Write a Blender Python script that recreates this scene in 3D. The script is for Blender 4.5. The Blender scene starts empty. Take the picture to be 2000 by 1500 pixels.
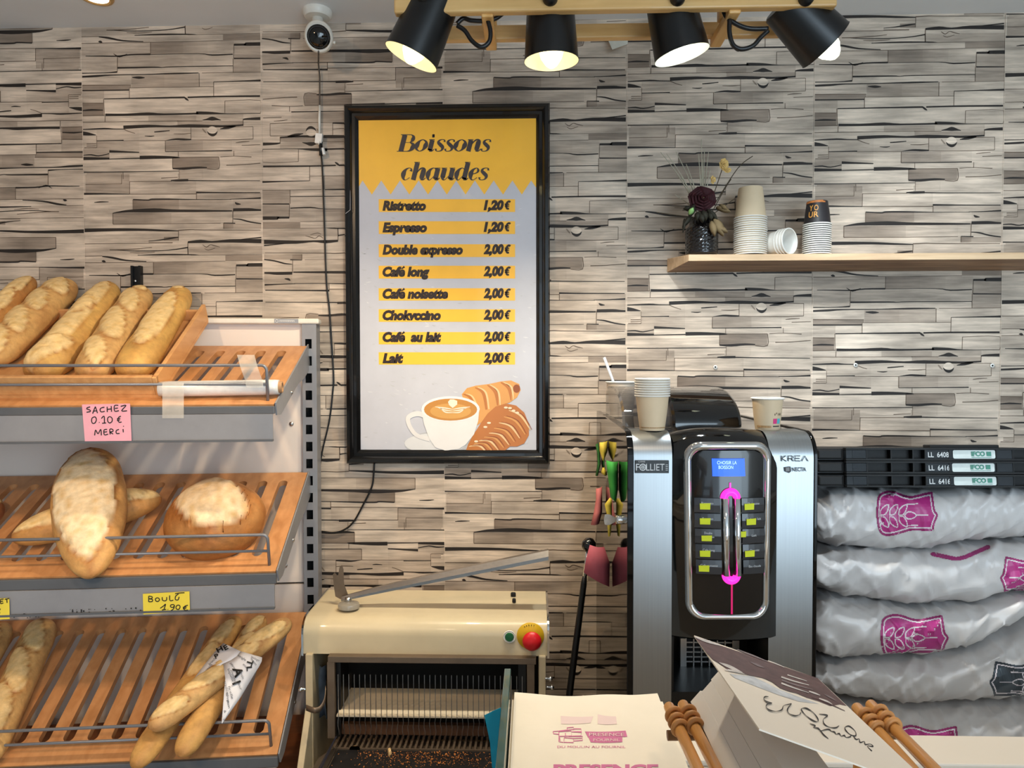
import bpy, bmesh, math, random
from mathutils import Vector, Matrix, noise
from mathutils.bvhtree import BVHTree
random.seed(7)
sc = bpy.context.scene
COL = sc.collection
PI = math.pi

# ---------------------------------------------------------------- camera
F = 1387.0                     # focal length in pixels of the 2000 x 1500 frame
CAMY = -2.06344                # back wall is the plane y = 0
CAM = Vector((0.0, CAMY, 1.5))
YAW, PITCH, ROLL = .0289151641, -.0241143432, -.00148590785
fw = Vector((-math.sin(YAW)*math.cos(PITCH), math.cos(YAW)*math.cos(PITCH), math.sin(PITCH)))
r0 = Vector((math.cos(YAW), math.sin(YAW), 0))
u0 = r0.cross(fw)
rt = r0*math.cos(ROLL) + u0*math.sin(ROLL)
up_ = -r0*math.sin(ROLL) + u0*math.cos(ROLL)
cam = bpy.data.cameras.new('camera')
cam.sensor_width = 36.0
cam.lens = F*36/2000
cam.clip_start = .02
camo = bpy.data.objects.new('camera', cam)
camo.matrix_world = Matrix(((rt.x, up_.x, -fw.x, CAM.x), (rt.y, up_.y, -fw.y, CAM.y), (rt.z, up_.z, -fw.z, CAM.z), (0, 0, 0, 1)))
COL.objects.link(camo)
sc.camera = camo

# ---------------------------------------------------------------- colour management, world, room lights
sc.view_settings.view_transform = 'Standard'
sc.view_settings.look = 'None'
sc.view_settings.gamma = 1.0
sc.view_settings.use_curve_mapping = False
sc.view_settings.exposure = 0.12
sc.cycles.max_bounces = 8
sc.cycles.caustics_reflective = False
sc.cycles.caustics_refractive = False
sc.cycles.sample_clamp_indirect = 4.0
w = bpy.data.worlds.new('daylight')
sc.world = w
w.use_nodes = True
w.node_tree.nodes['Background'].inputs[0].default_value = (.70, .86, 1.0, 1)
w.node_tree.nodes['Background'].inputs[1].default_value = 1.7

def lamp(name, kind, loc, aim, energy, color, size=.1, **k):
    l = bpy.data.lights.new(name, kind)
    l.energy = energy
    l.color = color
    if kind == 'AREA':
        l.shape = 'RECTANGLE'; l.size = size; l.size_y = k.get('sy', size)
    else:
        l.shadow_soft_size = size
    if kind == 'SPOT':
        l.spot_size = k.get('angle', 1.2); l.spot_blend = k.get('blend', .3)
    o = bpy.data.objects.new(name, l)
    o.location = loc
    o.rotation_euler = (Vector(aim)-Vector(loc)).to_track_quat('-Z', 'Y').to_euler()
    COL.objects.link(o)
    return o
# daylight through the shop window behind the viewer
lamp('daylight', 'AREA', (2.1, -4.9, 1.45), (.95, -.3, 1.05), 80, (.68, .86, 1.0), 2.4, sy=2.2)
# the shop's other ceiling spots, out of frame above the bread, then an added fill
lamp('unseen_spot_light', 'SPOT', (-1.15, -1.75, 2.42), (-1.05, -.20, 1.3), 34, (1.0, .68, .40), .04, angle=1.6, blend=.7)
lamp('unseen_spot_light', 'SPOT', (-.55, -2.75, 2.42), (-1.0, -.45, .78), 60, (1.0, .74, .48), .06, angle=.62, blend=.7)
lamp('unseen_spot_light', 'SPOT', (-.35, -1.55, 2.42), (-.97, -.42, 1.15), 26, (1.0, .74, .48), .02, angle=.36, blend=.12)
lamp('unseen_spot_light', 'SPOT', (.35, -1.9, 2.42), (.2, -1.0, 1.0), 10, (1.0, .78, .56), .05, angle=1.7, blend=.7)  # weak fill added to lift the foreground, not a known lamp

# ---------------------------------------------------------------- helpers
def ray(px, py):
    d = fw*F + rt*(px-1000) - up_*(py-750)
    return d/d.y
def P(px, py, d):
    """the point seen at that pixel, d metres in front of the viewer towards the back wall"""
    return CAM + ray(px, py)*d
def hit(px, py, o, n):
    d = ray(px, py)
    return CAM + d*((o-CAM).dot(n)/d.dot(n))

WM = {}
def S(v):
    v = v/255
    return v/12.92 if v <= .04045 else ((v+.055)/1.055)**2.4
def rgb(r, g, b):
    return (S(r), S(g), S(b), 1)

def mat(name, col, rough=.5, metal=0, nz=(30, .08), bump=0, bs=60, trans=0, emis=None, es=0, alpha=1, coat=0, stretch=(1, 1, 1), attr=False, ior=1.45, aniso=0):
    m = bpy.data.materials.new(name)
    m.use_nodes = True
    nt = m.node_tree; N = nt.nodes; L = nt.links
    b = N['Principled BSDF']
    b.inputs['Roughness'].default_value = rough
    b.inputs['Metallic'].default_value = metal
    b.inputs['IOR'].default_value = ior
    if trans: b.inputs['Transmission Weight'].default_value = trans
    if coat: b.inputs['Coat Weight'].default_value = coat
    if alpha < 1: b.inputs['Alpha'].default_value = alpha
    if emis: b.inputs['Emission Color'].default_value = emis; b.inputs['Emission Strength'].default_value = es
    tc = N.new('ShaderNodeTexCoord'); mp = N.new('ShaderNodeMapping'); mp.inputs['Scale'].default_value = stretch
    L.new(tc.outputs['Object'], mp.inputs[0])
    n = N.new('ShaderNodeTexNoise'); n.inputs['Scale'].default_value = nz[0]; n.inputs['Detail'].default_value = 5; n.inputs['Roughness'].default_value = .6
    L.new(mp.outputs[0], n.inputs['Vector'])
    mr = N.new('ShaderNodeMapRange'); mr.inputs[1].default_value = .25; mr.inputs[2].default_value = .75
    mr.inputs[3].default_value = 1-nz[1]; mr.inputs[4].default_value = 1+nz[1]
    L.new(n.outputs[0], mr.inputs[0])
    mx = N.new('ShaderNodeMix'); mx.data_type = 'RGBA'; mx.blend_type = 'MULTIPLY'; mx.inputs[0].default_value = 1
    if attr:
        a = N.new('ShaderNodeAttribute'); a.attribute_name = 'col'; L.new(a.outputs[0], mx.inputs[6])
    else:
        mx.inputs[6].default_value = col
    L.new(mr.outputs[0], mx.inputs[7]); L.new(mx.outputs[2], b.inputs['Base Color'])
    if bump:
        n2 = N.new('ShaderNodeTexNoise'); n2.inputs['Scale'].default_value = bs; n2.inputs['Detail'].default_value = 6
        L.new(mp.outputs[0], n2.inputs['Vector'])
        bp = N.new('ShaderNodeBump'); bp.inputs['Strength'].default_value = bump; bp.inputs['Distance'].default_value = .003
        L.new(n2.outputs[0], bp.inputs['Height']); L.new(bp.outputs[0], b.inputs['Normal'])
    return m

def wood(name, c1, c2, rough=.45, axis=0, sc_=14, coat=.2):
    m = mat(name, c1, rough, nz=(6, .1), bump=.08, bs=40, coat=coat)
    nt = m.node_tree; N = nt.nodes; L = nt.links
    st = [sc_*6]*3; st[axis] = sc_*.45
    mp = N.new('ShaderNodeMapping'); mp.inputs['Scale'].default_value = st
    L.new(N['Texture Coordinate'].outputs['Object'], mp.inputs[0])
    n = N.new('ShaderNodeTexNoise'); n.inputs['Scale'].default_value = 1; n.inputs['Detail'].default_value = 6; n.inputs['Distortion'].default_value = .4
    L.new(mp.outputs[0], n.inputs['Vector'])
    r = N.new('ShaderNodeValToRGB'); r.color_ramp.elements[0].position = .3; r.color_ramp.elements[1].position = .7
    r.color_ramp.elements[0].color = c1; r.color_ramp.elements[1].color = c2
    L.new(n.outputs[0], r.inputs[0])
    mx = [x for x in N if x.bl_idname == 'ShaderNodeMix'][0]
    L.new(r.outputs[0], mx.inputs[6])
    return m

def spline(pts, n=6):
    """Catmull-Rom through tuples of any length"""
    if len(pts) < 3: return [tuple(p) for p in pts]
    out = []
    q = [pts[0]] + list(pts) + [pts[-1]]
    for i in range(1, len(q)-2):
        a, b, c, d = q[i-1], q[i], q[i+1], q[i+2]
        for k in range(n):
            t = k/n
            out.append(tuple(.5*(2*B+(C-A)*t+(2*A-5*B+4*C-D)*t*t+(3*B-A-3*C+D)*t**3) for A, B, C, D in zip(a, b, c, d)))
    out.append(tuple(pts[-1]))
    return out

TXT = {}
def text2d(s, bold=0, shear=0):
    k = (s, bold, shear)
    if k not in TXT:
        cu = bpy.data.curves.new('lettering', 'FONT'); cu.body = s; cu.shear = shear; cu.offset = bold; cu.resolution_u = 3
        o = bpy.data.objects.new('lettering', cu)
        me = bpy.data.meshes.new_from_object(o)
        V = [(v.co.x, v.co.y) for v in me.vertices]
        Fc = [list(p.vertices) for p in me.polygons]
        bpy.data.objects.remove(o); bpy.data.curves.remove(cu); bpy.data.meshes.remove(me)
        TXT[k] = (V, Fc, min(x for x, y in V), max(x for x, y in V))
    return TXT[k]

class MB:
    def __init__(s):
        s.v = []; s.f = []; s.m = []; s.c = []; s.s = []
    def add(s, vs, fs, mi=0, col=None, smooth=False):
        o = len(s.v)
        s.v += [Vector(p) for p in vs]
        for f in fs:
            s.f.append([o+i for i in f]); s.m.append(mi); s.c.append(col); s.s.append(smooth)
        return s
    def quad(s, a, b, c, d, mi=0, col=None):
        return s.add([a, b, c, d], [(0, 1, 2, 3)], mi, col)
    def poly(s, pts, mi=0, col=None):
        """flat polygon of any outline, triangulated"""
        from mathutils.geometry import tessellate_polygon
        pts = [Vector(p) for p in pts]
        return s.add(pts, [tuple(t) for t in tessellate_polygon([pts])], mi, col)
    def box(s, x0, x1, y0, y1, z0, z1, mi=0, M=None, col=None):
        vs = [Vector((x, y, z)) for z in (z0, z1) for y in (y0, y1) for x in (x0, x1)]
        if M: vs = [M @ v for v in vs]
        return s.add(vs, [(0, 2, 3, 1), (4, 5, 7, 6), (0, 1, 5, 4), (2, 6, 7, 3), (0, 4, 6, 2), (1, 3, 7, 5)], mi, col)
    def hexa(s, a, b, mi=0, col=None):
        """solid between two rings of equal length (caps included)"""
        n = len(a)
        return s.add(list(a)+list(b), [tuple(range(n-1, -1, -1)), tuple(range(n, 2*n))] + [(i, (i+1) % n, n+(i+1) % n, n+i) for i in range(n)], mi, col)
    def tube(s, pts, r, n=8, mi=0, col=None, closed=False, cap=True, flat=1):
        pts = [Vector(p) for p in pts]; k = len(pts)
        rs = r if isinstance(r, (list, tuple)) else [r]*k
        T = []
        for i in range(k):
            a = pts[i-1] if (i or closed) else pts[0]
            b = pts[(i+1) % k] if (i < k-1 or closed) else pts[-1]
            t = b-a
            T.append(t.normalized() if t.length > 1e-9 else Vector((0, 0, 1)))
        nrm = T[0].orthogonal().normalized()
        vs = []
        for i in range(k):
            nrm = (nrm - T[i]*nrm.dot(T[i]))
            nrm = nrm.normalized() if nrm.length > 1e-6 else T[i].orthogonal().normalized()
            bn = T[i].cross(nrm)
            for j in range(n):
                a = 2*PI*j/n
                vs.append(pts[i] + (nrm*math.cos(a) + bn*math.sin(a)*flat)*rs[i])
        fs = []
        for i in range(k if closed else k-1):
            for j in range(n):
                a = i*n; b = ((i+1) % k)*n
                fs.append((a+j, a+(j+1) % n, b+(j+1) % n, b+j))
        o = len(s.v)
        s.add(vs, fs, mi, col, True)
        if cap and not closed:
            s.f += [[o+j for j in range(n-1, -1, -1)], [o+(k-1)*n+j for j in range(n)]]
            s.m += [mi]*2; s.c += [col]*2; s.s += [False]*2
        return s
    def lathe(s, prof, M=None, n=24, mi=0, col=None, sx=1, sy=1):
        M = M or Matrix(); k = len(prof)
        vs = [M @ Vector((r*math.cos(2*PI*j/n)*sx, r*math.sin(2*PI*j/n)*sy, z)) for r, z in prof for j in range(n)]
        fs = [(i*n+j, i*n+(j+1) % n, (i+1)*n+(j+1) % n, (i+1)*n+j) for i in range(k-1) for j in range(n)]
        return s.add(vs, fs, mi, col, True)
    def disc(s, M, r, n=24, mi=0, col=None, ry=None):
        return s.add([M @ Vector((r*math.cos(2*PI*j/n), (ry or r)*math.sin(2*PI*j/n), 0)) for j in range(n)], [tuple(range(n))], mi, col)
    def grid(s, rows, mi=0, col=None, smooth=True, closed=False):
        a, b = len(rows), len(rows[0])
        fs = []
        for i in range(a-1):
            for j in range(b if closed else b-1):
                fs.append((i*b+j, i*b+(j+1) % b, (i+1)*b+(j+1) % b, (i+1)*b+j))
        return s.add([p for r in rows for p in r], fs, mi, col, smooth)
    def ribbon(s, pts, fn, mi=0, col=None, n=5):
        """flat stroke: pts are (x, y, width) in the plane that fn maps into space"""
        q = spline(pts, n) if n > 1 else pts
        L = []; R = []
        for i, p in enumerate(q):
            a = q[max(0, i-1)]; b = q[min(len(q)-1, i+1)]
            dx, dy = b[0]-a[0], b[1]-a[1]; l = math.hypot(dx, dy) or 1
            nx, ny = -dy/l*p[2]/2, dx/l*p[2]/2
            L.append(fn(p[0]+nx, p[1]+ny)); R.append(fn(p[0]-nx, p[1]-ny))
        return s.grid([L, R], mi, col, False)
    def text(s, t, x0, x1, yb, cap, fn, mi=0, bold=0, shear=0, col=None):
        """lettering fitted between x0 and x1 on baseline yb (y grows downwards), capital height cap"""
        V, Fc, a, b = text2d(t, bold, shear)
        k = (x1-x0)/(b-a)
        return s.add([fn(x0+(x-a)*k, yb-y*cap/.682) for x, y in V], Fc, mi, col)
    def build(s, name, mats, parent=None, bevel=0, seg=2, angle=40, smooth=None, solid=0, sub=0):
        me = bpy.data.meshes.new(name)
        if parent is not None: base = WM[parent]
        else:
            zs = min(v.z for v in s.v)
            base = Matrix.Translation(Vector((sum(v.x for v in s.v)/len(s.v), sum(v.y for v in s.v)/len(s.v), zs)))
        inv = base.inverted()
        me.from_pydata([inv @ v for v in s.v], [], s.f)
        if not isinstance(mats, (list, tuple)): mats = [mats]
        for m in mats: me.materials.append(m)
        me.polygons.foreach_set('material_index', s.m)
        me.polygons.foreach_set('use_smooth', [True]*len(s.f) if smooth else s.s)
        if any(c is not None for c in s.c):
            at = me.color_attributes.new('col', 'FLOAT_COLOR', 'CORNER')
            buf = []
            for p, c in zip(me.polygons, s.c):
                c = c or (1, 1, 1)
                if isinstance(c[0], (tuple, list)):
                    for k in range(p.loop_total): buf += [*c[k % len(c)][:3], 1]
                else:
                    buf += [*c[:3], 1]*p.loop_total
            at.data.foreach_set('color', buf)
        me.update()
        if smooth: me.set_sharp_from_angle(angle=math.radians(angle))
        o = bpy.data.objects.new(name, me)
        COL.objects.link(o)
        if parent is not None:
            o.parent = parent
        else:
            o.matrix_world = base
        WM[o] = base
        if bevel:
            b = o.modifiers.new('bevel', 'BEVEL'); b.width = bevel; b.segments = seg; b.limit_method = 'ANGLE'; b.angle_limit = math.radians(40)
        if solid:
            b = o.modifiers.new('solidify', 'SOLIDIFY'); b.thickness = solid; b.offset = 0
        if sub:
            b = o.modifiers.new('subdivision', 'SUBSURF'); b.levels = sub; b.render_levels = sub
        return o

def tag(o, label, cat, group=None, kind=None):
    o['label'] = label; o['category'] = cat
    if group: o['group'] = group
    if kind: o['kind'] = kind
    return o
def thing(name, label, cat, loc=(0, 0, 0), rz=0, group=None):
    o = bpy.data.objects.new(name, None); COL.objects.link(o)
    o.empty_display_size = .05
    o.location = loc; o.rotation_euler = (0, 0, rz)
    WM[o] = Matrix.Translation(Vector(loc)) @ Matrix.Rotation(rz, 4, 'Z')
    return tag(o, label, cat, group)
def struct(o):
    o['kind'] = 'structure'
    return o
def dup(o, delta=(0, 0, 0), label=None, parent=None):
    c = o.copy(); COL.objects.link(c); c.parent = parent
    if parent is None: c.location = o.location + Vector(delta)
    if label: c['label'] = label
    for ch in o.children: dup(ch, parent=c)
    return c
def frame(o, z, x=None):
    """matrix with its z axis along z at o"""
    z = Vector(z).normalized()
    x = Vector(x) if x else z.orthogonal()
    x = (x - z*x.dot(z)).normalized()
    y = z.cross(x)
    return Matrix(((x.x, y.x, z.x, o[0]), (x.y, y.y, z.y, o[1]), (x.z, y.z, z.z, o[2]), (0, 0, 0, 1)))
def plane(d):
    return lambda x, y: P(x, y, d)

# ---------------------------------------------------------------- shared materials
BLACK = mat('black_plastic', rgb(16, 16, 17), .35)
GLOSS = mat('gloss_black', rgb(10, 10, 11), .06, coat=.5, nz=(5, .05))
DARK = mat('painted_hole_shade', rgb(8, 8, 8), .9)  # near-black put in for the shade inside holes
CHROME = mat('chrome', (.75, .76, .77, 1), .08, 1, nz=(8, .04))
STEEL = mat('brushed_steel', (.55, .54, .53, 1), .30, 1, nz=(8, .08), stretch=(40, 1, 1))
WHITE = mat('white_plastic', rgb(232, 230, 224), .4)
INK = mat('black_ink', rgb(22, 20, 20), .7)
RIBBON_OK = True

# ================================================================ THE ROOM
ZC = 1.5 + .9942
XL, XR, YF = -2.4, 3.2, -5.6
plaster = mat('ceiling_paint', (.80, .80, .80, 1), .9, nz=(3, .04), bump=.05)
sidep = mat('side_wall_paint', (.55, .50, .45, 1), .9, nz=(3, .05))
tile = mat('floor_tile', (.62, .62, .61, 1), .45, nz=(4, .1))
struct(MB().box(XL-.1, XR+.1, YF-.1, .1, ZC, ZC+.1).build('ceiling', plaster))
struct(MB().box(XL-.1, XR+.1, YF-.1, .1, -.1, 0).build('floor', tile))
struct(MB().box(XL-.1, XL, YF, .1, 0, ZC).build('wall_left', sidep))
struct(MB().box(XR, XR+.1, YF, .1, 0, ZC).build('wall_right', sidep))
fr = MB()
fr.box(XL, -.6, YF-.1, YF, 0, ZC).box(3.1, XR, YF-.1, YF, 0, ZC).box(-.6, 3.1, YF-.1, YF, 0, .08).box(-.6, 3.1, YF-.1, YF, 2.4, ZC)
struct(fr.build('wall_front', sidep))

# ---- wallpaper: one printed repeat, traced once; every strip hangs it at its own height, some upside down
papm = mat('printed_wood_wallpaper', (1, 1, 1, 1), .62, nz=(1, .32), attr=True, stretch=(6, 6, 110))
nt = papm.node_tree
_n = [x for x in nt.nodes if x.bl_idname == 'ShaderNodeTexNoise'][0]

mp2 = nt.nodes.new('ShaderNodeMapping'); mp2.inputs['Scale'].default_value = (7, 7, 30)
nt.links.new(nt.nodes['Texture Coordinate'].outputs['Object'], mp2.inputs[0])
n2 = nt.nodes.new('ShaderNodeTexNoise'); n2.inputs['Scale'].default_value = 1; n2.inputs['Detail'].default_value = 4
nt.links.new(mp2.outputs[0], n2.inputs['Vector'])
m2r = nt.nodes.new('ShaderNodeMapRange'); m2r.inputs[1].default_value = .3; m2r.inputs[2].default_value = .7; m2r.inputs[3].default_value = .58; m2r.inputs[4].default_value = 1.12
nt.links.new(n2.outputs[0], m2r.inputs[0])
mm = nt.nodes.new('ShaderNodeMath'); mm.operation = 'MULTIPLY'
_mr = [x for x in nt.nodes if x.bl_idname == 'ShaderNodeMapRange'][0]
_mx = [x for x in nt.nodes if x.bl_idname == 'ShaderNodeMix'][0]
nt.links.new(_mr.outputs[0], mm.inputs[0]); nt.links.new(m2r.outputs[0], mm.inputs[1]); nt.links.new(mm.outputs[0], _mx.inputs[7])
_n.inputs['Detail'].default_value = 8; _n.inputs['Distortion'].default_value = .6
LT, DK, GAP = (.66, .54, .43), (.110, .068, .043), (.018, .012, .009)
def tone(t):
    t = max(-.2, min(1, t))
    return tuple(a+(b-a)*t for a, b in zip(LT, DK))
SX = 5.263
def R(k, X, Y):
    x0 = (48, 57, 72)[k-1]
    return ((X-x0)/SX, (40, 190, 340)[k-1]+Y/SX)
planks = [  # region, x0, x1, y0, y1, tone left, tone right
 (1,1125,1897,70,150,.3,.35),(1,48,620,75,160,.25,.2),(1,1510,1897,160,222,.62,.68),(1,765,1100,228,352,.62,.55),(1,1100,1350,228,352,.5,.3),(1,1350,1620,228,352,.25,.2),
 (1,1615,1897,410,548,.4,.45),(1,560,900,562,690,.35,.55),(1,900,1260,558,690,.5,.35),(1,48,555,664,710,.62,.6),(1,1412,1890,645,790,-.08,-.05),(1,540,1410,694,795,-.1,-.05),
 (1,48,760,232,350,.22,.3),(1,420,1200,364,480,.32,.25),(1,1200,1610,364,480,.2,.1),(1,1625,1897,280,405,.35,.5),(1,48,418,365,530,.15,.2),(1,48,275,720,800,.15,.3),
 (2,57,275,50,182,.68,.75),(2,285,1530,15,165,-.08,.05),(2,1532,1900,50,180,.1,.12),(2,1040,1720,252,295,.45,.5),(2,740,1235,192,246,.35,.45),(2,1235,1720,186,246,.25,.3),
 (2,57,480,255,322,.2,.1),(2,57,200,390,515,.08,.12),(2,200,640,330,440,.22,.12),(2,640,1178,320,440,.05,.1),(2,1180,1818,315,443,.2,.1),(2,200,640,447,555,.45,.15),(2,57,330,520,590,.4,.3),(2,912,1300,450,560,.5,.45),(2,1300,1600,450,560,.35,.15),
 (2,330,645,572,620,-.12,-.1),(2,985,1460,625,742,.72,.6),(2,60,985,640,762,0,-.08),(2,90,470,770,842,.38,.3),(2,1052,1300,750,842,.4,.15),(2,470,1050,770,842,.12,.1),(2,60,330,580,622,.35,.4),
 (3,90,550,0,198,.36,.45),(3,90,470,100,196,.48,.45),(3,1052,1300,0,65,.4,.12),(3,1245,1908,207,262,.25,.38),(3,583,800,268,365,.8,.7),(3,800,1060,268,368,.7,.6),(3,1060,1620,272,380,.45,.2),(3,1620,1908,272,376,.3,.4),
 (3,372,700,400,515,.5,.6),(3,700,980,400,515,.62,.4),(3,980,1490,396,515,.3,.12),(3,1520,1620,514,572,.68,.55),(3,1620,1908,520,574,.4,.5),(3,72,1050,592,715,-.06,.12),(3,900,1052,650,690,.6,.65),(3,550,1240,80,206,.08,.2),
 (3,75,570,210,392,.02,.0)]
lines = [  # region, points (x, y, thickness)
 (1,[(600,155,3),(880,150,10),(1150,153,7),(1240,158,2)]),(1,[(390,100,3),(600,112,5),(920,105,5),(1120,78,8)]),(1,[(310,98,5),(420,98,6),(600,88,4),(750,75,3)]),(1,[(520,126,2),(650,132,5),(780,124,2)]),
 (1,[(1120,70,4),(1126,150,4)]),(1,[(1150,158,2),(1900,155,2)]),(1,[(230,165,6),(330,178,14),(480,208,10),(690,220,4)]),(1,[(50,162,2),(230,160,3)]),(1,[(225,215,4),(245,215,16),(265,222,4)]),
 (1,[(50,230,3),(760,228,3)]),(1,[(760,228,2),(1510,222,2)]),(1,[(1622,266,14),(1740,266,16),(1742,262,24),(1895,262,26)]),(1,[(1622,262,3),(1618,405,3)]),(1,[(763,228,3),(763,352,3)]),
 (1,[(90,360,3),(250,362,7),(420,365,8),(560,352,9),(760,350,12)]),(1,[(380,340,2),(440,372,8),(520,345,2)]),(1,[(760,354,2),(1250,352,3),(1400,368,9),(1610,362,7)]),(1,[(420,362,4),(416,530,3)]),
 (1,[(420,485,12),(800,484,8),(880,488,4),(1000,482,5),(1610,481,4)]),(1,[(1620,405,9),(1895,408,6)]),(1,[(1612,405,3),(1612,548,3)]),(1,[(50,536,5),(280,535,4),(415,527,11)]),
 (1,[(50,572,12),(200,566,14),(350,558,7),(700,556,5),(1000,551,11),(1255,549,5)]),(1,[(570,585,4),(640,588,18),(700,590,3)]),(1,[(1262,550,3),(1262,690,3)]),(1,[(1290,550,2),(1895,548,2)]),
 (1,[(50,659,6),(300,660,4),(555,662,3)]),(1,[(50,714,9),(535,714,7)]),(1,[(1410,642,3),(1650,638,6),(1895,634,14)]),(1,[(1410,642,3),(1408,795,3)]),(1,[(540,692,2),(1410,690,2)]),(1,[(538,692,3),(538,798,3)]),
 (1,[(275,803,6),(600,800,8),(1050,797,12),(1108,797,10)]),(1,[(1105,795,8),(1128,815,14),(1150,830,3)]),(1,[(1140,797,10),(1400,792,10),(1885,793,13)]),
 (2,[(278,12,3),(284,180,3)]),(2,[(57,130,5),(150,124,12),(270,128,6)]),(2,[(57,52,3),(270,60,3)]),(2,[(1532,50,3),(1530,172,3)]),(2,[(1532,50,2),(1895,48,2),(1895,180,2)]),
 (2,[(295,176,18),(500,178,16),(740,172,22),(900,178,12),(1235,174,12),(1237,168,22),(1400,172,18),(1550,180,4),(1895,180,3)]),(2,[(57,185,3),(290,182,3)]),(2,[(292,190,3),(290,248,3)]),(2,[(57,250,3),(1040,248,2)]),
 (2,[(1300,242,3),(1350,235,14),(1400,228,30),(1450,236,14),(1490,245,3)]),(2,[(1715,242,6),(1760,236,14),(1895,233,22)]),(2,[(1718,240,3),(1716,295,4)]),(2,[(1040,248,6),(1060,248,4),(1300,250,2)]),
 (2,[(480,307,26),(740,297,20),(960,303,12),(1160,300,24),(1490,307,14),(1720,297,10)]),(2,[(57,325,5),(280,318,11),(380,323,6),(480,325,5)]),(2,[(57,365,30),(120,372,22),(195,384,3)]),
 (2,[(95,475,4),(195,475,4)]),(2,[(95,496,4),(195,494,4)]),(2,[(70,513,4),(198,513,5)]),(2,[(200,390,2),(200,515,2)]),(2,[(480,325,5),(540,352,4),(600,370,3)]),(2,[(800,358,6),(860,354,8),(960,346,5)]),(2,[(1178,318,3),(1178,440,3)]),
 (2,[(1180,315,2),(1818,315,3)]),(2,[(1818,315,2),(1818,443,2)]),(2,[(1480,335,4),(1560,322,20),(1640,308,8)]),(2,[(920,446,2),(1020,435,12),(1100,438,14),(1180,440,9)]),(2,[(480,447,2),(920,447,2)]),(2,[(1180,443,2),(1560,448,4),(1818,441,3)]),(2,[(200,443,4),(440,441,6),(480,442,9)]),
 (2,[(912,450,3),(912,562,4)]),(2,[(912,562,3),(1250,560,5),(1600,558,7)]),(2,[(1618,562,2),(1618,615,3)]),(2,[(330,553,18),(460,558,12),(640,566,6)]),(2,[(57,590,5),(140,586,9),(220,598,7),(330,576,5)]),
 (2,[(57,624,24),(330,627,14)]),(2,[(330,632,4),(645,626,7)]),(2,[(645,620,26),(800,618,24),(1000,622,14),(1060,624,4)]),(2,[(1045,562,2),(1045,615,3)]),(2,[(985,735,9),(1100,738,18),(1240,728,14),(1340,730,7)]),(2,[(1340,742,3),(1462,742,4),(1462,625,3)]),(2,[(985,625,3),(985,735,4)]),(2,[(985,622,3),(1462,622,3)]),
 (2,[(60,765,7),(300,766,5),(470,765,5),(1050,762,3)]),(2,[(1540,708,5),(1700,704,4),(1890,690,4)]),(2,[(470,770,3),(470,842,3)]),(2,[(1052,750,2),(1052,842,2)]),(2,[(1480,620,3),(1620,615,2),(1800,625,4)]),(2,[(1700,505,3),(1890,500,3)]),(2,[(1180,375,2),(1100,382,5),(1000,380,2)]),(2,[(700,398,2),(760,402,7),(800,398,2)]),(2,[(1640,478,2),(1700,470,5),(1780,466,2)]),
 (3,[(470,0,3),(468,100,3)]),(3,[(552,75,3),(550,205,3)]),(3,[(90,102,3),(470,100,3)]),(3,[(72,200,15),(250,200,10),(380,203,6),(550,206,4)]),(3,[(880,45,5),(960,40,4),(1050,38,3)]),(3,[(980,70,6),(1050,70,16),(1160,68,16)]),(3,[(550,78,3),(990,76,4)]),(3,[(1160,72,7),(1400,76,5),(1900,80,3)]),
 (3,[(550,206,3),(800,208,3),(1240,210,5)]),(3,[(1240,195,12),(1500,199,7),(1900,203,5)]),(3,[(1243,195,4),(1243,265,4)]),(3,[(1590,268,3),(1750,264,6),(1906,258,12)]),(3,[(585,262,7),(740,270,9),(780,262,10),(950,262,10),(1240,268,4),(1600,270,3)]),(3,[(583,262,3),(583,370,3)]),
 (3,[(370,402,3),(450,390,12),(550,381,20),(800,376,30),(1000,382,20),(1220,385,18),(1610,388,8)]),(3,[(1618,380,4),(1614,512,3)]),(3,[(1620,378,22),(1780,376,22),(1850,380,16),(1908,382,12)]),(3,[(372,400,3),(372,515,4)]),(3,[(372,515,4),(700,517,3),(1490,515,2)]),
 (3,[(1620,470,4),(1700,478,9),(1800,505,9),(1908,520,7)]),(3,[(1520,512,4),(1640,516,7)]),(3,[(1520,512,4),(1520,572,4)]),(3,[(72,578,28),(300,574,24),(500,573,20),(700,576,16),(860,584,14),(1050,590,6)]),(3,[(1050,585,6),(1180,578,5),(1300,582,4),(1900,588,3)]),(3,[(1052,588,4),(1050,690,3)]),
 (3,[(740,693,3),(850,684,6),(960,668,12),(1050,655,6)]),(3,[(740,712,5),(990,712,6)]),(3,[(1148,708,14),(1280,700,24),(1400,706,12),(1580,697,24),(1908,702,32)]),(3,[(1700,682,4),(1908,664,9)]),(3,[(1148,708,4),(1146,830,3)]),(3,[(75,717,3),(740,717,2)]),
 (3,[(180,290,3),(240,285,9),(330,284,3)]),(3,[(1640,300,4),(1660,315,16),(1700,320,3)]),(3,[(1300,735,2),(1340,760,5),(1380,735,3),(1420,745,5),(1480,760,2)]),(3,[(1320,775,2),(1360,790,4),(1430,770,2)])]
wall = MB()
MZ = (P(336, 69, -CAMY).z - P(336, 499, -CAMY).z)/430
X0 = -1.31786
strips = [(-3, 0, 300), (-2, 0, 120), (-1, 1, 218), (0, 0, 257.5), (1, 1, 256.7), (2, 0, 452.6), (3, 0, 163.6), (4, 0, 278.4), (5, 0, 392), (6, 1, 200), (7, 0, 90)]
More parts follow.
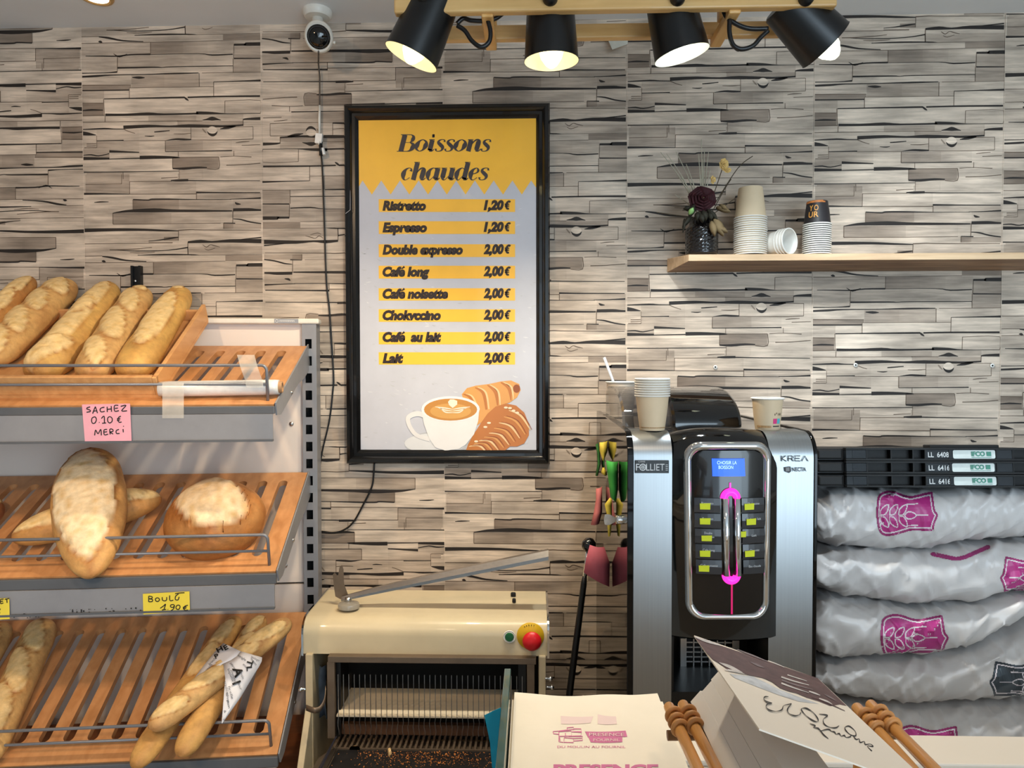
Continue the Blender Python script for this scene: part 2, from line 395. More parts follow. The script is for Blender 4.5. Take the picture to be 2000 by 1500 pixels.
for k, flip, kpy in strips:
    xa = X0 + .53*k
    zk = P(1000+(xa+.26)*672, kpy, -CAMY).z if abs(xa+.26) < 1.6 else P(1000, kpy, -CAMY).z
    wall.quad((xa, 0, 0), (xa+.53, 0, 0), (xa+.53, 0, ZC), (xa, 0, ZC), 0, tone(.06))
    def put(u, v, rep, lift):
        x = u/351.4
        x = max(0, min(1, x))
        if flip: x = 1-x
        z = zk + (v-257.5)*MZ*(1 if flip else -1) + rep*430*MZ
        return Vector((xa+x*.53, -lift, max(0, min(ZC, z))))
    for rep in range(-5, 6):
        zz = sorted((put(0, 70, rep, 0).z, put(0, 500, rep, 0).z))
        if zz[1]-zz[0] < .001: continue
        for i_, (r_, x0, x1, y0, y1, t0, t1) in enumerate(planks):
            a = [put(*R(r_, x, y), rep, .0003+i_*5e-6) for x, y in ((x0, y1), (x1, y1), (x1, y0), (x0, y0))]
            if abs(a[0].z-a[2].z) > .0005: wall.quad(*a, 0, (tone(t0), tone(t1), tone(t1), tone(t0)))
        for r_, pts in lines:
            hi = len(pts) > 2
            q = [(*R(r_, x, y), t/SX*1.32+.35) for x, y, t in pts]
            zs = [put(p[0], p[1], rep, 0).z for p in q]
            if max(zs) < .005 or min(zs) > ZC-.004: continue
            g = GAP if max(p[2] for p in pts) > 6 else tone(.95)
            wall.ribbon(q, lambda u, v: put(u, v, rep, .0008), 0, g, 3 if hi else 1)
        # the knot: pale eye with a dark lower lid
        cx, cy = R(2, 1398, 352)
        if .02 < put(cx, cy, rep, 0).z < ZC-.02:
            ring = [put(cx+10*math.cos(a), cy+8.5*math.sin(a), rep, .0009) for a in [i*2*PI/20 for i in range(20)]]
            wall.poly(ring, 0, tone(-.15))
            wall.ribbon([(cx-10, cy+1, .5), (cx-6, cy+6, 3.5), (cx+1, cy+8.5, 5.5), (cx+7, cy+6, 3.5), (cx+10.5, cy+1, .5)], lambda u, v: put(u, v, rep, .0011), 0, GAP, 4)
            wall.ribbon([(cx-19, cy-4, 2), (cx-14, cy+2, 3), (cx-11, cy+5, 1)], lambda u, v: put(u, v, rep, .0010), 0, tone(.7), 4)
    # the seam between two strips
    wall.quad((xa-.0009, -.0013, 0), (xa+.0009, -.0013, 0), (xa+.0009, -.0013, ZC), (xa-.0009, -.0013, ZC), 0, tone(-.1))
wo = struct(wall.build('wall_back', papm))
wo['label'] = 'back wall papered with printed stacked weathered planks'

# corner of paper peeling off the wall under the lamp rail
fl = MB()
a, b, c, d_ = P(1184, 70, 2.05), P(1226, 70, 2.055), P(1226, 86, 2.05), P(1196, 97, 2.02)
fl.add([a, b, c, d_], [(0, 1, 2, 3)])
tag(fl.build('wallpaper_flap', mat('paper_back', rgb(214, 210, 196), .8), solid=.0006), 'loose triangle of pale paper peeling from the wall beneath the lamp rail', 'paper')

# ================================================================ MENU BOARD
t = thing('menu_board', 'tall black-framed yellow and white hot drinks price board on the papered wall', 'menu board', P(872, 906, 2.06))
d0 = 2.032
xa, xb = P(672.5, 550, d0).x, P(1074, 550, d0).x
za, zb = P(872, 906.5, d0).z, P(872, 201, d0).z
fm = mat('black_lacquer_frame', rgb(13, 13, 14), .22, coat=.4)
prof = [(0, 0), (0, -.022), (.004, -.030), (.013, -.033), (.019, -.027), (.022, -.019), (.030, -.019), (.035, -.014), (.039, -.009), (.039, 0)]   # width inwards, height off the wall
f = MB()
rows = []
for cx, cz, sx, sz in ((xa, za, 1, 1), (xb, za, -1, 1), (xb, zb, -1, -1), (xa, zb, 1, -1), (xa, za, 1, 1)):
    rows.append([Vector((cx+sx*u, h-.001, cz+sz*u)) for u, h in prof])
f.grid(rows, 0, None, False)
f.build('frame', fm, t, smooth=True, angle=25)
sv = MB().ribbon([(675, 417, 1.2), (684, 410, 1.0), (684, 372, .6)], plane(2.0285), 0, None, 1)
sv.build('scratch', mat('scratch_silver', rgb(150, 150, 155), .4), t)
pd = 2.054
FN = [plane(pd-.0003*i) for i in range(12)]
paper = mat('board_print', (1, 1, 1, 1), .42, nz=(9, .06), attr=True, coat=.25)
WH, YE, BR = (.55, .55, .60), (1.0, .53, .045), (.022, .012, .010)
p = MB()
q = lambda pts, k, c: p.poly([FN[k](x, y) for x, y in pts], 0, c)
q([(695, 225), (1051, 225), (1051, 890), (695, 890)], 0, WH)
zig = [(695, 226), (1051, 226), (1051, 372)]
for i in range(9, -1, -1):
    zig += [(708+36.6*i, 352.5)]
    if i: zig += [(708+36.6*i-18.3, 380)]
zig += [(695, 375)]
q(zig, 1, YE)
# plaster texture of the printed background: faint strokes
rg = random.Random(3)
for i in range(170):
    x, y = rg.uniform(704, 1042), rg.uniform(392, 870)
    l = rg.uniform(3, 11); g = rg.choice((.50, .52, .64, .66, .47))
    a = rg.uniform(-.5, .9)
    p.ribbon([(x, y, .5), (x+l*.5, y+l*.5*a, rg.uniform(1, 2.6)), (x+l, y+l*a*.6, .4)], FN[1], 0, (g, g, g+.02), 2)
menu = [('Ristretto', '1,20€', 832, 389, 414, 410), ('Espresso', '1,20€', 834, 432, 457, 452.5), ('Double expresso', '2,00€', 904, 477, 502, 496), ('Café long', '2,00€', 839, 519, 544, 539),
        ('Café noisette', '2,00€', 875, 563, 587, 582), ('Chokvccino', '2,00€', 861, 604, 628.5, 624), ('Café  au lait', '2,00€', 862, 648.5, 672.5, 666.5), ('Lait', '2,00€', 788, 688, 712, 708)]
for nme, pr, x1, ya, yb, yl in menu:
    q([(739.5, ya), (1006, ya), (1006, yb), (740, yb)], 2, YE)
# still life printed along the bottom: cup, saucer and two croissants
def ell(cx, cy, rx, ry, n=28, a0=0, a1=2*PI): return [(cx+rx*math.cos(a0+(a1-a0)*i/n), cy+ry*math.sin(a0+(a1-a0)*i/n)) for i in range(n+(a1-a0 < 6.2))]
q([(x, min(y, 888)) for x, y in ell(862, 868, 72, 26)], 2, (.47, .47, .49))
q([(x, min(y, 888)) for x, y in ell(850, 866, 60, 20)], 3, (.70, .69, .69))
C1, C2, C3, C4 = (.50, .17, .035), (.70, .33, .09), (.82, .56, .28), (.30, .075, .012)
q([(902, 770), (912, 758), (930, 753), (955, 750), (978, 745), (998, 743), (1014, 750), (1017, 762), (1010, 776), (996, 786), (980, 792), (962, 800), (948, 820), (930, 832), (915, 815)], 3, C2)
for a in ([(905, 770, 2), (918, 776, 5), (930, 800, 3)], [(928, 757, 2), (944, 768, 6), (950, 800, 4)], [(952, 752, 2), (968, 766, 7), (972, 792, 3)], [(978, 747, 2), (994, 758, 7), (998, 782, 2)]):
    p.ribbon(a, FN[4], 0, C1, 5); p.ribbon([(x+5, y-1, w_*.6) for x, y, w_ in a], FN[4], 0, C3, 5)
q(ell(1009, 759, 7, 8), 5, C4)
q([(908, 886), (914, 868), (924, 850), (938, 828), (952, 808), (968, 794), (988, 788), (1008, 792), (1024, 806), (1033, 828), (1033, 850), (1024, 866), (1010, 872), (996, 872), (984, 882), (980, 886)], 5, C1)
for i in range(9):
    k = i/8
    xs, ys = 916+k*78, 872-k*72+10*math.sin(k*3)
    xe, ye = 952+k*84, 886-k*22-24*k*k
    p.ribbon([(xs, ys, 1.2), ((xs+xe)/2+2, (ys+ye)/2-9, 4.2), (xe, ye, 1.4)], FN[6], 0, C2 if i % 2 else C3, 5)
    p.ribbon([(xs+5, ys-2, .8), ((xs+xe)/2+7, (ys+ye)/2-9, 2.2), (xe+3, ye-1, .8)], FN[7], 0, C4, 5)
for x, y in ((996, 797), (1003, 802), (988, 796), (955, 826), (948, 834), (930, 862), (1010, 806)):
    q(ell(x, y, 4, 2.2, 8), 8, (.86, .70, .48))
p.ribbon([(834, 814, 9), (816, 808, 10), (798, 815, 9), (800, 832, 8), (814, 850, 8), (840, 858, 9)], FN[6], 0, (.74, .71, .69), 6)
q([(823, 800), (936, 800), (934, 822), (926, 848), (910, 868), (896, 877), (870, 880), (850, 874), (838, 856), (828, 828)], 8, (.78, .75, .73))
q(ell(880, 799, 57, 25), 9, (.84, .81, .79))
q(ell(880, 800, 52, 21.5), 10, (.55, .24, .05))
q(ell(880, 803, 40, 15), 11, (.66, .34, .09))
cw = (.88, .76, .60)
top = plane(pd-.0037)
p.poly([top(x, y) for x, y in [(884, 797), (877, 791), (875, 785), (879, 780), (886, 780), (893, 783), (893, 790)]], 0, cw)
for s_ in (-1, 1):
    for j in range(3):
        p.ribbon([(884, 806-j*3.2, 1), (884+s_*14, 805-j*4, 2.4), (884+s_*(24+5*j), 797-j*1.2, 1)], top, 0, cw, 4)
p.build('poster', paper, t)
# lettering
ink = mat('menu_ink', (*BR, 1), .5)
def euro(mb, x, yb, k, fn):
    mb.ribbon([(x+10.8*k, yb-13.6*k, 4.0*k), (x+8*k, yb-15.0*k, 3.6*k), (x+4.6*k, yb-12*k, 4.2*k), (x+3.2*k, yb-6.5*k, 4.4*k), (x+4.6*k, yb-1.8*k, 3.8*k), (x+8.2*k, yb-1.6*k, 3.8*k)], fn, 0, None, 5)
    for dy in (9.6, 6.2): mb.ribbon([(x+.2*k, yb-dy*k, 2.3*k), (x+8.6*k, yb-dy*k, 2.3*k)], fn, 0, None, 1)
for nme, pr, x1, ya, yb, yl in menu:
    lt = MB()
    lt.text(nme.replace('é', 'e'), 747, x1, yl, 16.6, FN[4], 0, .066, .2)
    if 'é' in nme: lt.ribbon([(784, yl-13.6, 1.8), (790, yl-18.2, 4.2)], FN[4], 0, None, 1)
    lt.build('drink_name', ink, t)
    lt = MB()
    lt.text(pr[:-1], 944.5, 984, yl-1, 16.6, FN[4], 0, .066, .2)
    euro(lt, 985.5, yl-1, 1.05, FN[4])
    lt.build('price', ink, t)
# fat-face italic title: stems are thick, joins are hairlines
K, h_ = .20, .030
def o_(x, w_=.46): return [[(x+.20, 0, h_), (x+.06, .10, .10), (x+.045, .26, K), (x+.12, .44, .07), (x+.24, .50, h_)], [(x+.24, .50, h_), (x+.38, .40, .10), (x+.395, .24, K), (x+.32, .06, .07), (x+.20, 0, h_)]]
def s_(x): return [[(x+.31, .40, .10), (x+.30, .475, .05), (x+.20, .50, h_), (x+.10, .46, .07), (x+.08, .37, .13), (x+.19, .27, .16), (x+.29, .17, .15), (x+.28, .05, .07), (x+.17, 0, h_), (x+.06, .03, .05), (x+.04, .11, .10)]]
def stem(x, y0=.03, y1=.48, k=K): return [[(x, y0, k), (x, y1, k)], [(x-.13, y1+.015, h_), (x+.09, y1+.015, h_)]]
def foot(x): return [[(x, .1, K), (x, .04, .13)], [(x-.03, .02, .05), (x+.08, .01, .05), (x+.16, .09, h_)]]
def i_(x): return stem(x+.12) + foot(x+.12) + [[(x+.07, .655, .12), (x+.17, .655, .12)], [(x+.085, .69, .07), (x+.155, .69, .07)], [(x+.085, .62, .07), (x+.155, .62, .07)]]
def n_(x): return stem(x+.11, 0) + [[(x+.18, .30, h_), (x+.28, .46, .06), (x+.38, .49, .08), (x+.43, .40, K), (x+.42, .10, K)]] + foot(x+.42)
def h_g(x): return stem(x+.11, 0, .72) + [[(x+.18, .30, h_), (x+.28, .46, .06), (x+.38, .49, .08), (x+.43, .40, K), (x+.42, .10, K)]] + foot(x+.42)
def u_(x): return stem(x+.11, .12) + [[(x+.11, .14, K), (x+.14, .03, .09), (x+.22, .01, h_), (x+.34, .16, h_)]] + stem(x+.43) + foot(x+.43)
def c_(x): return [[(x+.33, .36, .13), (x+.33, .45, .06), (x+.23, .50, h_), (x+.11, .42, .10), (x+.06, .25, K), (x+.10, .07, .11), (x+.20, 0, h_), (x+.34, .10, h_)]]
def a_(x): return [[(x+.34, .42, h_), (x+.23, .50, h_), (x+.11, .42, .10), (x+.06, .24, K), (x+.10, .06, .10), (x+.19, 0, h_), (x+.34, .20, h_)]] + stem(x+.40) + foot(x+.40)
def d_g(x): return [[(x+.34, .42, h_), (x+.23, .50, h_), (x+.11, .42, .10), (x+.06, .24, K), (x+.10, .06, .10), (x+.19, 0, h_), (x+.34, .20, h_)]] + stem(x+.40, .03, .72) + foot(x+.40)
def e_(x): return [[(x+.10, .24, h_), (x+.28, .30, .05), (x+.32, .40, .10), (x+.24, .50, h_), (x+.11, .42, .10), (x+.06, .25, K), (x+.10, .07, .11), (x+.20, 0, h_), (x+.34, .10, h_)]]
def B_(x): return [[(x+.14, 0, .21), (x+.14, .70, .21)], [(x-.02, .705, h_), (x+.40, .705, h_)], [(x-.02, 0, h_), (x+.42, .0, h_)], [(x+.40, .705, h_), (x+.50, .62, .12), (x+.50, .50, .16), (x+.42, .385, h_), (x+.22, .375, h_)], [(x+.42, .375, h_), (x+.56, .29, .14), (x+.57, .15, .19), (x+.49, .03, .08), (x+.38, 0, h_)]]
def word(gl, x0, x1, yb, em):
    x = 0; st = []
    for g, adv in gl:
        st += [(s, ) for s in g(x)]; x += adv
    k = (x1-x0)/(x+.02)
    for (s,) in st:
        title.ribbon([(x0+(a+b*.24)*k, yb-b*em, w2*em*.98) for a, b, w2 in s], FN[4], 0, None, 4)
tink = mat('title_ink', (.050, .040, .042, 1), .45)
title = MB()
word([(B_, .68), (o_, .49), (i_, .31), (s_, .38), (s_, .38), (o_, .49), (n_, .58), (s_, .34)], 776, 955, 295.5, 46)
title.build('title_lettering', tink, t)
title = MB()
word([(c_, .40), (h_g, .58), (a_, .56), (u_, .58), (d_g, .56), (e_, .40), (s_, .34)], 782, 951, 351.5, 47)
title.build('title_lettering', tink, t)

# ================================================================ SECURITY CAMERA
pc = hit(620, 21, Vector((0, 0, ZC)), Vector((0, 0, 1)))
t = thing('security_camera', 'small white dome security camera under the ceiling in the left half', 'camera', (pc.x, pc.y, ZC))
cw = mat('camera_white', rgb(222, 218, 208), .35)
m = MB()
m.lathe([(0, ZC), (.040, ZC), (.040, ZC-.012), (.034, ZC-.020), (0, ZC-.021)], Matrix.Translation((pc.x, pc.y, 0)), 28)
m.build('base_plate', cw, t, smooth=True)
b = P(623, 72, 1.935)
MB().tube([(pc.x, pc.y, ZC-.018), (pc.x+.001, pc.y+.004, ZC-.045), (b.x, b.y+.02, b.z+.035), (b.x, b.y+.012, b.z+.02)], [.015, .017, .017, .014], 16).build('neck', cw, t)
axis = (CAM - b).normalized()*.6 + Vector((.03, -.5, -.25))
Mc = frame(b, axis, (1, 0, 0))
MB().lathe([(0, -.045), (.018, -.042), (.031, -.030), (.037, -.012), (.0385, 0), (.037, .008), (.034, .011), (.031, .009), (.0, .008)], Mc, 32, sy=1.08).build('housing', cw, t, smooth=True, angle=50)
l = MB(); l.lathe([(.031, .0095), (.028, .012), (.022, .017), (.012, .021), (0, .0225)], Mc, 32)
lens = l.build('lens', GLOSS, t, smooth=True)
MB().lathe([(.0255, .0155), (.027, .0145), (.0245, .0165)], Mc, 32).build('lens_ring', mat('lens_ring', rgb(70, 74, 80), .3, .6), lens)
MB().lathe([(0, .0), (.004, 0), (.004, .006), (0, .006)], frame(P(651, 83, 1.9), (1, -.2, -.3)), 10).build('screw', cw, t)
def cable(px, r, d=2.052): return [P(560+x/1.613, 150+y/1.613, d) for x, y in px]
c = thing('camera_cable', 'thin cable hanging down the wall from the security camera to the bread rack', 'cable', P(622, 890, 2.055))
MB().tube([P(622, 100, 1.92), P(622, 108, 1.99), P(622, 125, 2.05)] + cable([(104, 0), (104, 50), (104, 95)], 1), .0022, 8).build('plug_lead', mat('grey_lead', rgb(80, 72, 64), .6), c)
MB().tube(cable([(104, 90), (103, 130), (103, 190)], 1), [.003, .0038, .003], 8).build('white_lead', cw, c)
cn = MB(); cn.box(-.011, .009, -.012, 0, -.016, .012, 0, frame(P(625, 271, 2.05), (0, 0, 1), (1, 0, 0)) @ Matrix.Rotation(.1, 4, 'Y'))
cn.tube(cable([(103, 185), (107, 215)], 1, 2.045), [.0075, .0065], 10); cn.tube(cable([(112, 225), (118, 246)], 1, 2.045), [.006, .005], 10)
cn.build('connector', mat('connector_white', rgb(236, 232, 226), .45), c, bevel=.001)
MB().tube(cable([(107, 205), (108, 248)], 1, 2.043), .0052, 10).build('plug', BLACK, c)
MB().tube(spline([tuple(v) for v in cable([(108, 245), (112, 290), (118, 450), (125, 640), (135, 740), (143, 860), (148, 950), (146, 985), (135, 1080), (112, 1180), (102, 1250)], 1, 2.057)]), .0024, 8).build('black_lead', BLACK, c)
tag(MB().tube(spline([tuple(v) for v in cable([(276, 1218), (274, 1250), (268, 1292), (240, 1350), (212, 1400), (185, 1425), (150, 1436), (95, 1430)], 1, 2.055)]), .0026, 8).build('power_cable', BLACK), 'black power cable looping out below the framed price board', 'cable')

# ================================================================ LAMP RAIL WITH FOUR SPOTS
ca = P(1202, -40, 1.5)
t = thing('spotlight_bar', 'wooden ceiling lamp bar carrying four black tin spots', 'ceiling lamp', (ca.x, ca.y, ZC))
pine = wood('pine', rgb(206, 158, 92), rgb(226, 184, 122), .5, 0, 10)
zb0 = P(1200, 18, 1.43).z
yr = CAMY+1.43
xa, xb = P(769, 10, 1.43).x, P(1636, 10, 1.43).x
MB().box(xa, xb, yr, yr+.022, zb0, zb0+.042).build('rail', pine, t, bevel=.004)
zb1 = P(1200, 74, 1.575).z
xc, xd = P(792, 60, 1.57).x, P(1588, 60, 1.57).x
MB().box(xc, xd, yr+.143, yr+.163, zb1, zb1+.032).build('rail', pine, t, bevel=.004)
pine2 = wood('pine_cross', rgb(214, 160, 88), rgb(230, 184, 116), .5, 1, 10)
for px in (955, 1420):
    x = P(px, 40, 1.5).x
    MB().box(x-.012, x+.012, yr+.01, yr+.165, zb0-.006, zb0+.012).build('cross_slat', pine2, t, bevel=.003)
for px in (955, 1420):
    x = P(px, 40, 1.5).x
    MB().box(x-.016, x+.016, yr+.07, yr+.09, zb0+.012, ZC).build('hanger', pine2, t, bevel=.002)
tin = mat('black_tin', rgb(15, 15, 16), .33, .0, nz=(12, .1))
inner = mat('white_enamel', (.85, .84, .80, 1), .5)
warm, cool = (1.0, .83, .58), (.86, .95, 1.0)
# centre of the opening, depth, pointing direction, colour, power, knob px, length
spots = [((803, 112), 1.47, (-.42, .04, -.90), warm, 22, 828, .135), ((1077, 120), 1.50, (.02, .05, -1), warm, 22, 1075, .135),
         ((1332, 108), 1.50, (.24, .07, -.95), cool, 20, 1325, .135), ((1612, 88), 1.50, (.74, .16, -.64), cool, 20, 1577, .125)]
for (px, py), d, ax, colr, pw, kn, ln in spots:
    o = P(px, py, d)
    Ms = frame(o, ax, (0, 1, 0))
    s = MB()
    s.lathe([(0, -ln), (.043, -ln), (.0475, -ln+.004), (.0565, -.001), (.0575, 0), (.0565, 0)], Ms, 40, 0)
    s.lathe([(.0565, 0), (.0465, -ln+.006), (0, -ln+.006)], Ms, 40, 1)
    sh = s.build('lamp_shade', [tin, inner], t, smooth=True)
    em = mat('bulb_glow', (1, 1, 1, 1), .3, emis=(1, .80, .34, 1) if colr == warm else (.92, .98, .72, 1), es=3.2)
    lamp('lamp_light', 'SPOT', o+Vector(ax).normalized()*(.040 if kn == 1577 else .018), o+Vector(ax), pw, colr, .03, angle=2.2, blend=.6)
    bl = MB()
    e4 = .022 if kn == 1577 else 0
    bl.lathe([(0, .014+e4), (.006, .013+e4), (.0125, .008+e4), (.022, -.006+e4), (.0265, -.022+e4), (.024, -.040), (.014, -.058), (.012, -.068), (.012, -.075)], Ms, 20)
    bl.build('bulb', em, sh, smooth=True)
    MB().lathe([(.0125, -.072), (.014, -.075), (.014, -ln+.008)], Ms, 16).build('bulb_socket', BLACK, sh)
    kx = P(kn, 4, 1.42)
    Mk = frame(Vector((kx.x, yr, P(kn, -2, 1.43).z)), (0, -1, 0), (1, 0, 0))
    k = MB(); k.lathe([(0, .016), (.011, .016), (.0145, .012), (.0150, 0)], Mk, 20)
    top_ = o - Vector(ax).normalized()*ln*.72
    k.tube([Vector((kx.x, yr, P(kn, -2, 1.43).z)), Vector((kx.x, yr+.03, zb0+.02)), top_], .007, 10)
    k.build('swivel_knob', BLACK, sh, smooth=True)
for pts, d in (([(893, 46), (905, 36), (920, 40), (945, 41), (968, 36), (990, 22), (1020, 20)], 1.47), ([(893, 50), (908, 60), (922, 80), (940, 92), (955, 82), (958, 62), (953, 40)], 1.46),
               ([(1413, 20), (1420, 34), (1440, 48), (1465, 56), (1500, 56)], 1.47), ([(1425, 38), (1425, 65), (1432, 88), (1448, 96), (1470, 90), (1485, 74), (1500, 60)], 1.46)):
    MB().tube(spline([tuple(P(x, y, d)) for x, y in pts]), .0046, 10).build('lamp_cord', BLACK, t)

# ================================================================ WALL BITS
br = thing('wall_bracket', 'short black slotted bracket rail screwed to the wall above the baguette tray', 'bracket', P(265, 575, 2.06))
xa, xb = P(256, 545, 2.05).x, P(275, 545, 2.05).x
m = MB(); z0, z1 = P(265, 640, 2.05).z, P(265, 519, 2.05).z
m.box(xa, xa+.006, -.016, -.001, z0, z1).box(xb-.006, xb, -.016, -.001, z0, z1).box(xa+.006, xb-.006, -.006, -.001, z0, z1)
m.build('channel', BLACK, br)
MB().lathe([(0, .003), (.004, .002), (.005, 0)], frame(P(264, 549, 2.056), (0, -1, 0)), 12).build('screw', STEEL, br)
for px, py, lb in ((1397, 717, 'white wall plug left of the three, above the cup on the coffee machine'), (1671, 713, 'white wall plug in the middle of the three below the shelf'), (1938, 714, 'white wall plug farthest right, above the crate labels')):
    w_ = thing('wall_plug', lb, 'wall plug', P(px, py, 2.061), 0, 'white plugs left in the wall')
    Mp = frame(P(px, py, 2.0605), (0, -1, 0))
    MB().lathe([(.0025, .0012), (.0058, .001), (.006, 0)], Mp, 14).build('collar', WHITE, w_)
    MB().lathe([(0, .0008), (.0027, .0008)], Mp, 10).build('hole', DARK, w_)

# recessed downlight at the top left of the view
o = hit(188, -6, Vector((0, 0, ZC)), Vector((0, 0, 1)))
t = thing('recessed_light', 'brass-rimmed ceiling light cut off by the top edge at the left', 'ceiling light', tuple(o))
Mr = Matrix.Translation(o) @ Matrix.Rotation(PI, 4, 'X')
MB().lathe([(.030, .003), (.034, .006), (.040, .005), (.043, 0)], Mr, 32).build('trim_ring', mat('brass_trim', rgb(200, 160, 100), .4, .4), t, smooth=True)
MB().lathe([(0, .002), (.030, .003)], Mr, 24).build('light_lens', mat('light_lens', (1, 1, 1, 1), .4, emis=(1, .82, .6, 1), es=3), t)

# ================================================================ WALL SHELF, VASE, CUPS
oak = wood('oak_shelf', rgb(196, 160, 122), rgb(222, 190, 152), .5, 0, 9, .1)
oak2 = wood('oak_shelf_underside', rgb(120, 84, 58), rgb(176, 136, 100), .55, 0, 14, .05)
zt0, zt1 = P(1303, 505, 2.06).z, P(1345, 497, 1.93).z
zb0_, zb1_ = P(1303, 532, 2.06).z, P(1345, 510, 1.93).z
XA, XB, XE = P(1303, 520, 2.06).x, P(1345, 505, 1.93).x, 1.70
yA, yB = -.002, CAMY+1.93
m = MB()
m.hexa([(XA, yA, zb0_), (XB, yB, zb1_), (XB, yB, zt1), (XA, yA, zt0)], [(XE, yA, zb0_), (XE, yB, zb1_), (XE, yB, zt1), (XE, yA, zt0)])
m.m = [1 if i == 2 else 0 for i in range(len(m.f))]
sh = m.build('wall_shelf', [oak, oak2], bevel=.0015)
tag(sh, 'long oak shelf board fixed on the papered wall holding cups and a vase', 'shelf')
def shz(y): return zt1 + (zt0-zt1)*(y-yB)/(yA-yB)

cupw = mat('white_paper_cup', rgb(236, 232, 224), .55, nz=(20, .03))
kraft = mat('kraft_paper_cup', rgb(222, 199, 166), .6, nz=(30, .04))
cupin = mat('cup_inside', rgb(240, 238, 232), .5, nz=(20, .03))
def make_cup(name, label, loc, rtop, rbot, h, body, group, flip=False, M=None, rim=None):
    """paper cup standing on its base (or on its rim when flipped); parts: body, rolled rim, base"""
    t = thing(name, label, 'cup', loc, 0, group)
    M = M or (Matrix.Translation(Vector(loc)) @ (Matrix.Translation((0, 0, h)) @ Matrix.Rotation(PI, 4, 'X') if flip else Matrix()))
    b = MB()
    b.lathe([(rbot, .0), (rbot*.5+rtop*.5, h*.5), (rtop-.0012, h-.001)], M, 28, 0)
    b.lathe([(rtop-.0016, h-.001), (rbot*.5+rtop*.5-.0004, h*.5), (rbot-.0004, .003), (0, .003)], M, 28, 1)
    b.build('cup_body', [body, cupin], t, smooth=True, angle=60)
    b = MB(); b.tube([M @ Vector(((rtop-.0002)*math.cos(a), (rtop-.0002)*math.sin(a), h-.0016)) for a in [i*2*PI/28 for i in range(28)]], .0019, 8, 0, None, True)
    b.build('rolled_rim', rim or cupw, t)
    b = MB(); b.lathe([(rbot-.0006, 0), (rbot-.002, .003), (0, .003)], M, 28); b.build('cup_base', body, t, smooth=True)
    return t
yc = CAMY+1.975
# stack of upside-down kraft cups
x = P(1465, 495, 1.975).x; z = shz(yc)
n_, pit = 18, .00585
gp = 'upside-down kraft cups stacked on the shelf'
ORD = 'topmost second third fourth fifth sixth seventh eighth ninth tenth eleventh twelfth thirteenth fourteenth fifteenth sixteenth seventeenth eighteenth'.split()
def nth(k): return 'topmost kraft cup' if k == 0 else ORD[k]+' cup from the top'
c0 = make_cup('paper_cup', nth(17)+' of the tall upside-down stack beside the vase', (x, yc, z), .0425, .0315, .084, kraft, gp, True)
for k in range(1, n_):
    dup(c0, (random.uniform(-.0006, .0006), random.uniform(-.0006, .0006), pit*k), nth(n_-1-k)+' of the tall upside-down stack beside the vase')
# stack of black cups
blackc = mat('black_paper_cup', rgb(38, 34, 36), .5)
orange = mat('orange_band', rgb(196, 120, 62), .55, nz=(120, .3))
x2 = P(1596.5, 492, 1.97).x
gp = 'upside-down black cups stacked on the shelf'
c0 = make_cup('paper_cup', 'fifteenth cup from the top of the shorter upside-down stack of black cups', (x2, yc, z), .0362, .0270, .064, blackc, gp, True)
for k in range(1, 15):
    c = dup(c0, (random.uniform(-.0006, .0006), 0, pit*.98*k), nth(14-k)+' of the shorter upside-down stack of black cups')
c['label'] = 'topmost upside-down black cup with orange lettering in the shorter stack'
Mx = Matrix.Translation((x2, yc, z+pit*.98*14+.064)) @ Matrix.Rotation(PI, 4, 'X')
b = MB(); b.lathe([(.0271, .0), (.0281, .006)], Mx, 28); b.lathe([(.0271, -.0004), (.024, -.0004)], Mx, 28)
WM[c] = Matrix.Translation(c.location)
b.build('orange_band', orange, c, smooth=True)
gold = mat('gold_print', rgb(214, 150, 66), .45)
def on_cup(cx, cy, z0, h, r0_, r1_):
    def fn(a, v):      # angle in radians (0 = towards viewer, + right), v = height fraction from z0
        r_ = r0_ + (r1_-r0_)*v + .0006
        return Vector((cx+r_*math.sin(a), cy-r_*math.cos(a), z0+h*v))
    return fn
zt_ = z+pit*.98*14
fn = on_cup(x2, yc, zt_, .064, .0362, .0270)
b = MB()
for a0, s_ in ((-1.05, 'Y'), (-.62, 'O'), (-1.05, 'U'), (-.62, 'R')):
    v0 = .56 if s_ in 'YO' else .28
    V, Fc, xa_, xb_ = text2d(s_, .02, 0)
    b.add([fn(a0+(px_-xa_)/(xb_-xa_)*.36, v0+py_*.34) for px_, py_ in V], Fc)
b.build('gold_lettering', gold, c)
# cups lying on their side
ax = Vector((.60, -.80, 0)).normalized()
Ml = frame(P(1543, 472, 1.945) + Vector((0, 0, .0)), ax, (0, 0, 1))
rl = .0345
o = Ml.translation.copy(); o.z = shz(o.y)+rl+.0012
gp = 'white cups lying nested on their side'
for k in range(4):
    mo = o - ax*(.0085*k)
    M_ = frame(mo - ax*.072, ax, (0, 0, 1))
    make_cup('paper_cup', 'open white paper cup lying on its side between the two stacks' if k == 0 else ORD[k]+' white cup of the nest lying sideways, counted from the open mouth', tuple(mo-Vector((0, 0, rl))), rl, .0262, .072, cupw, gp, False, M_)

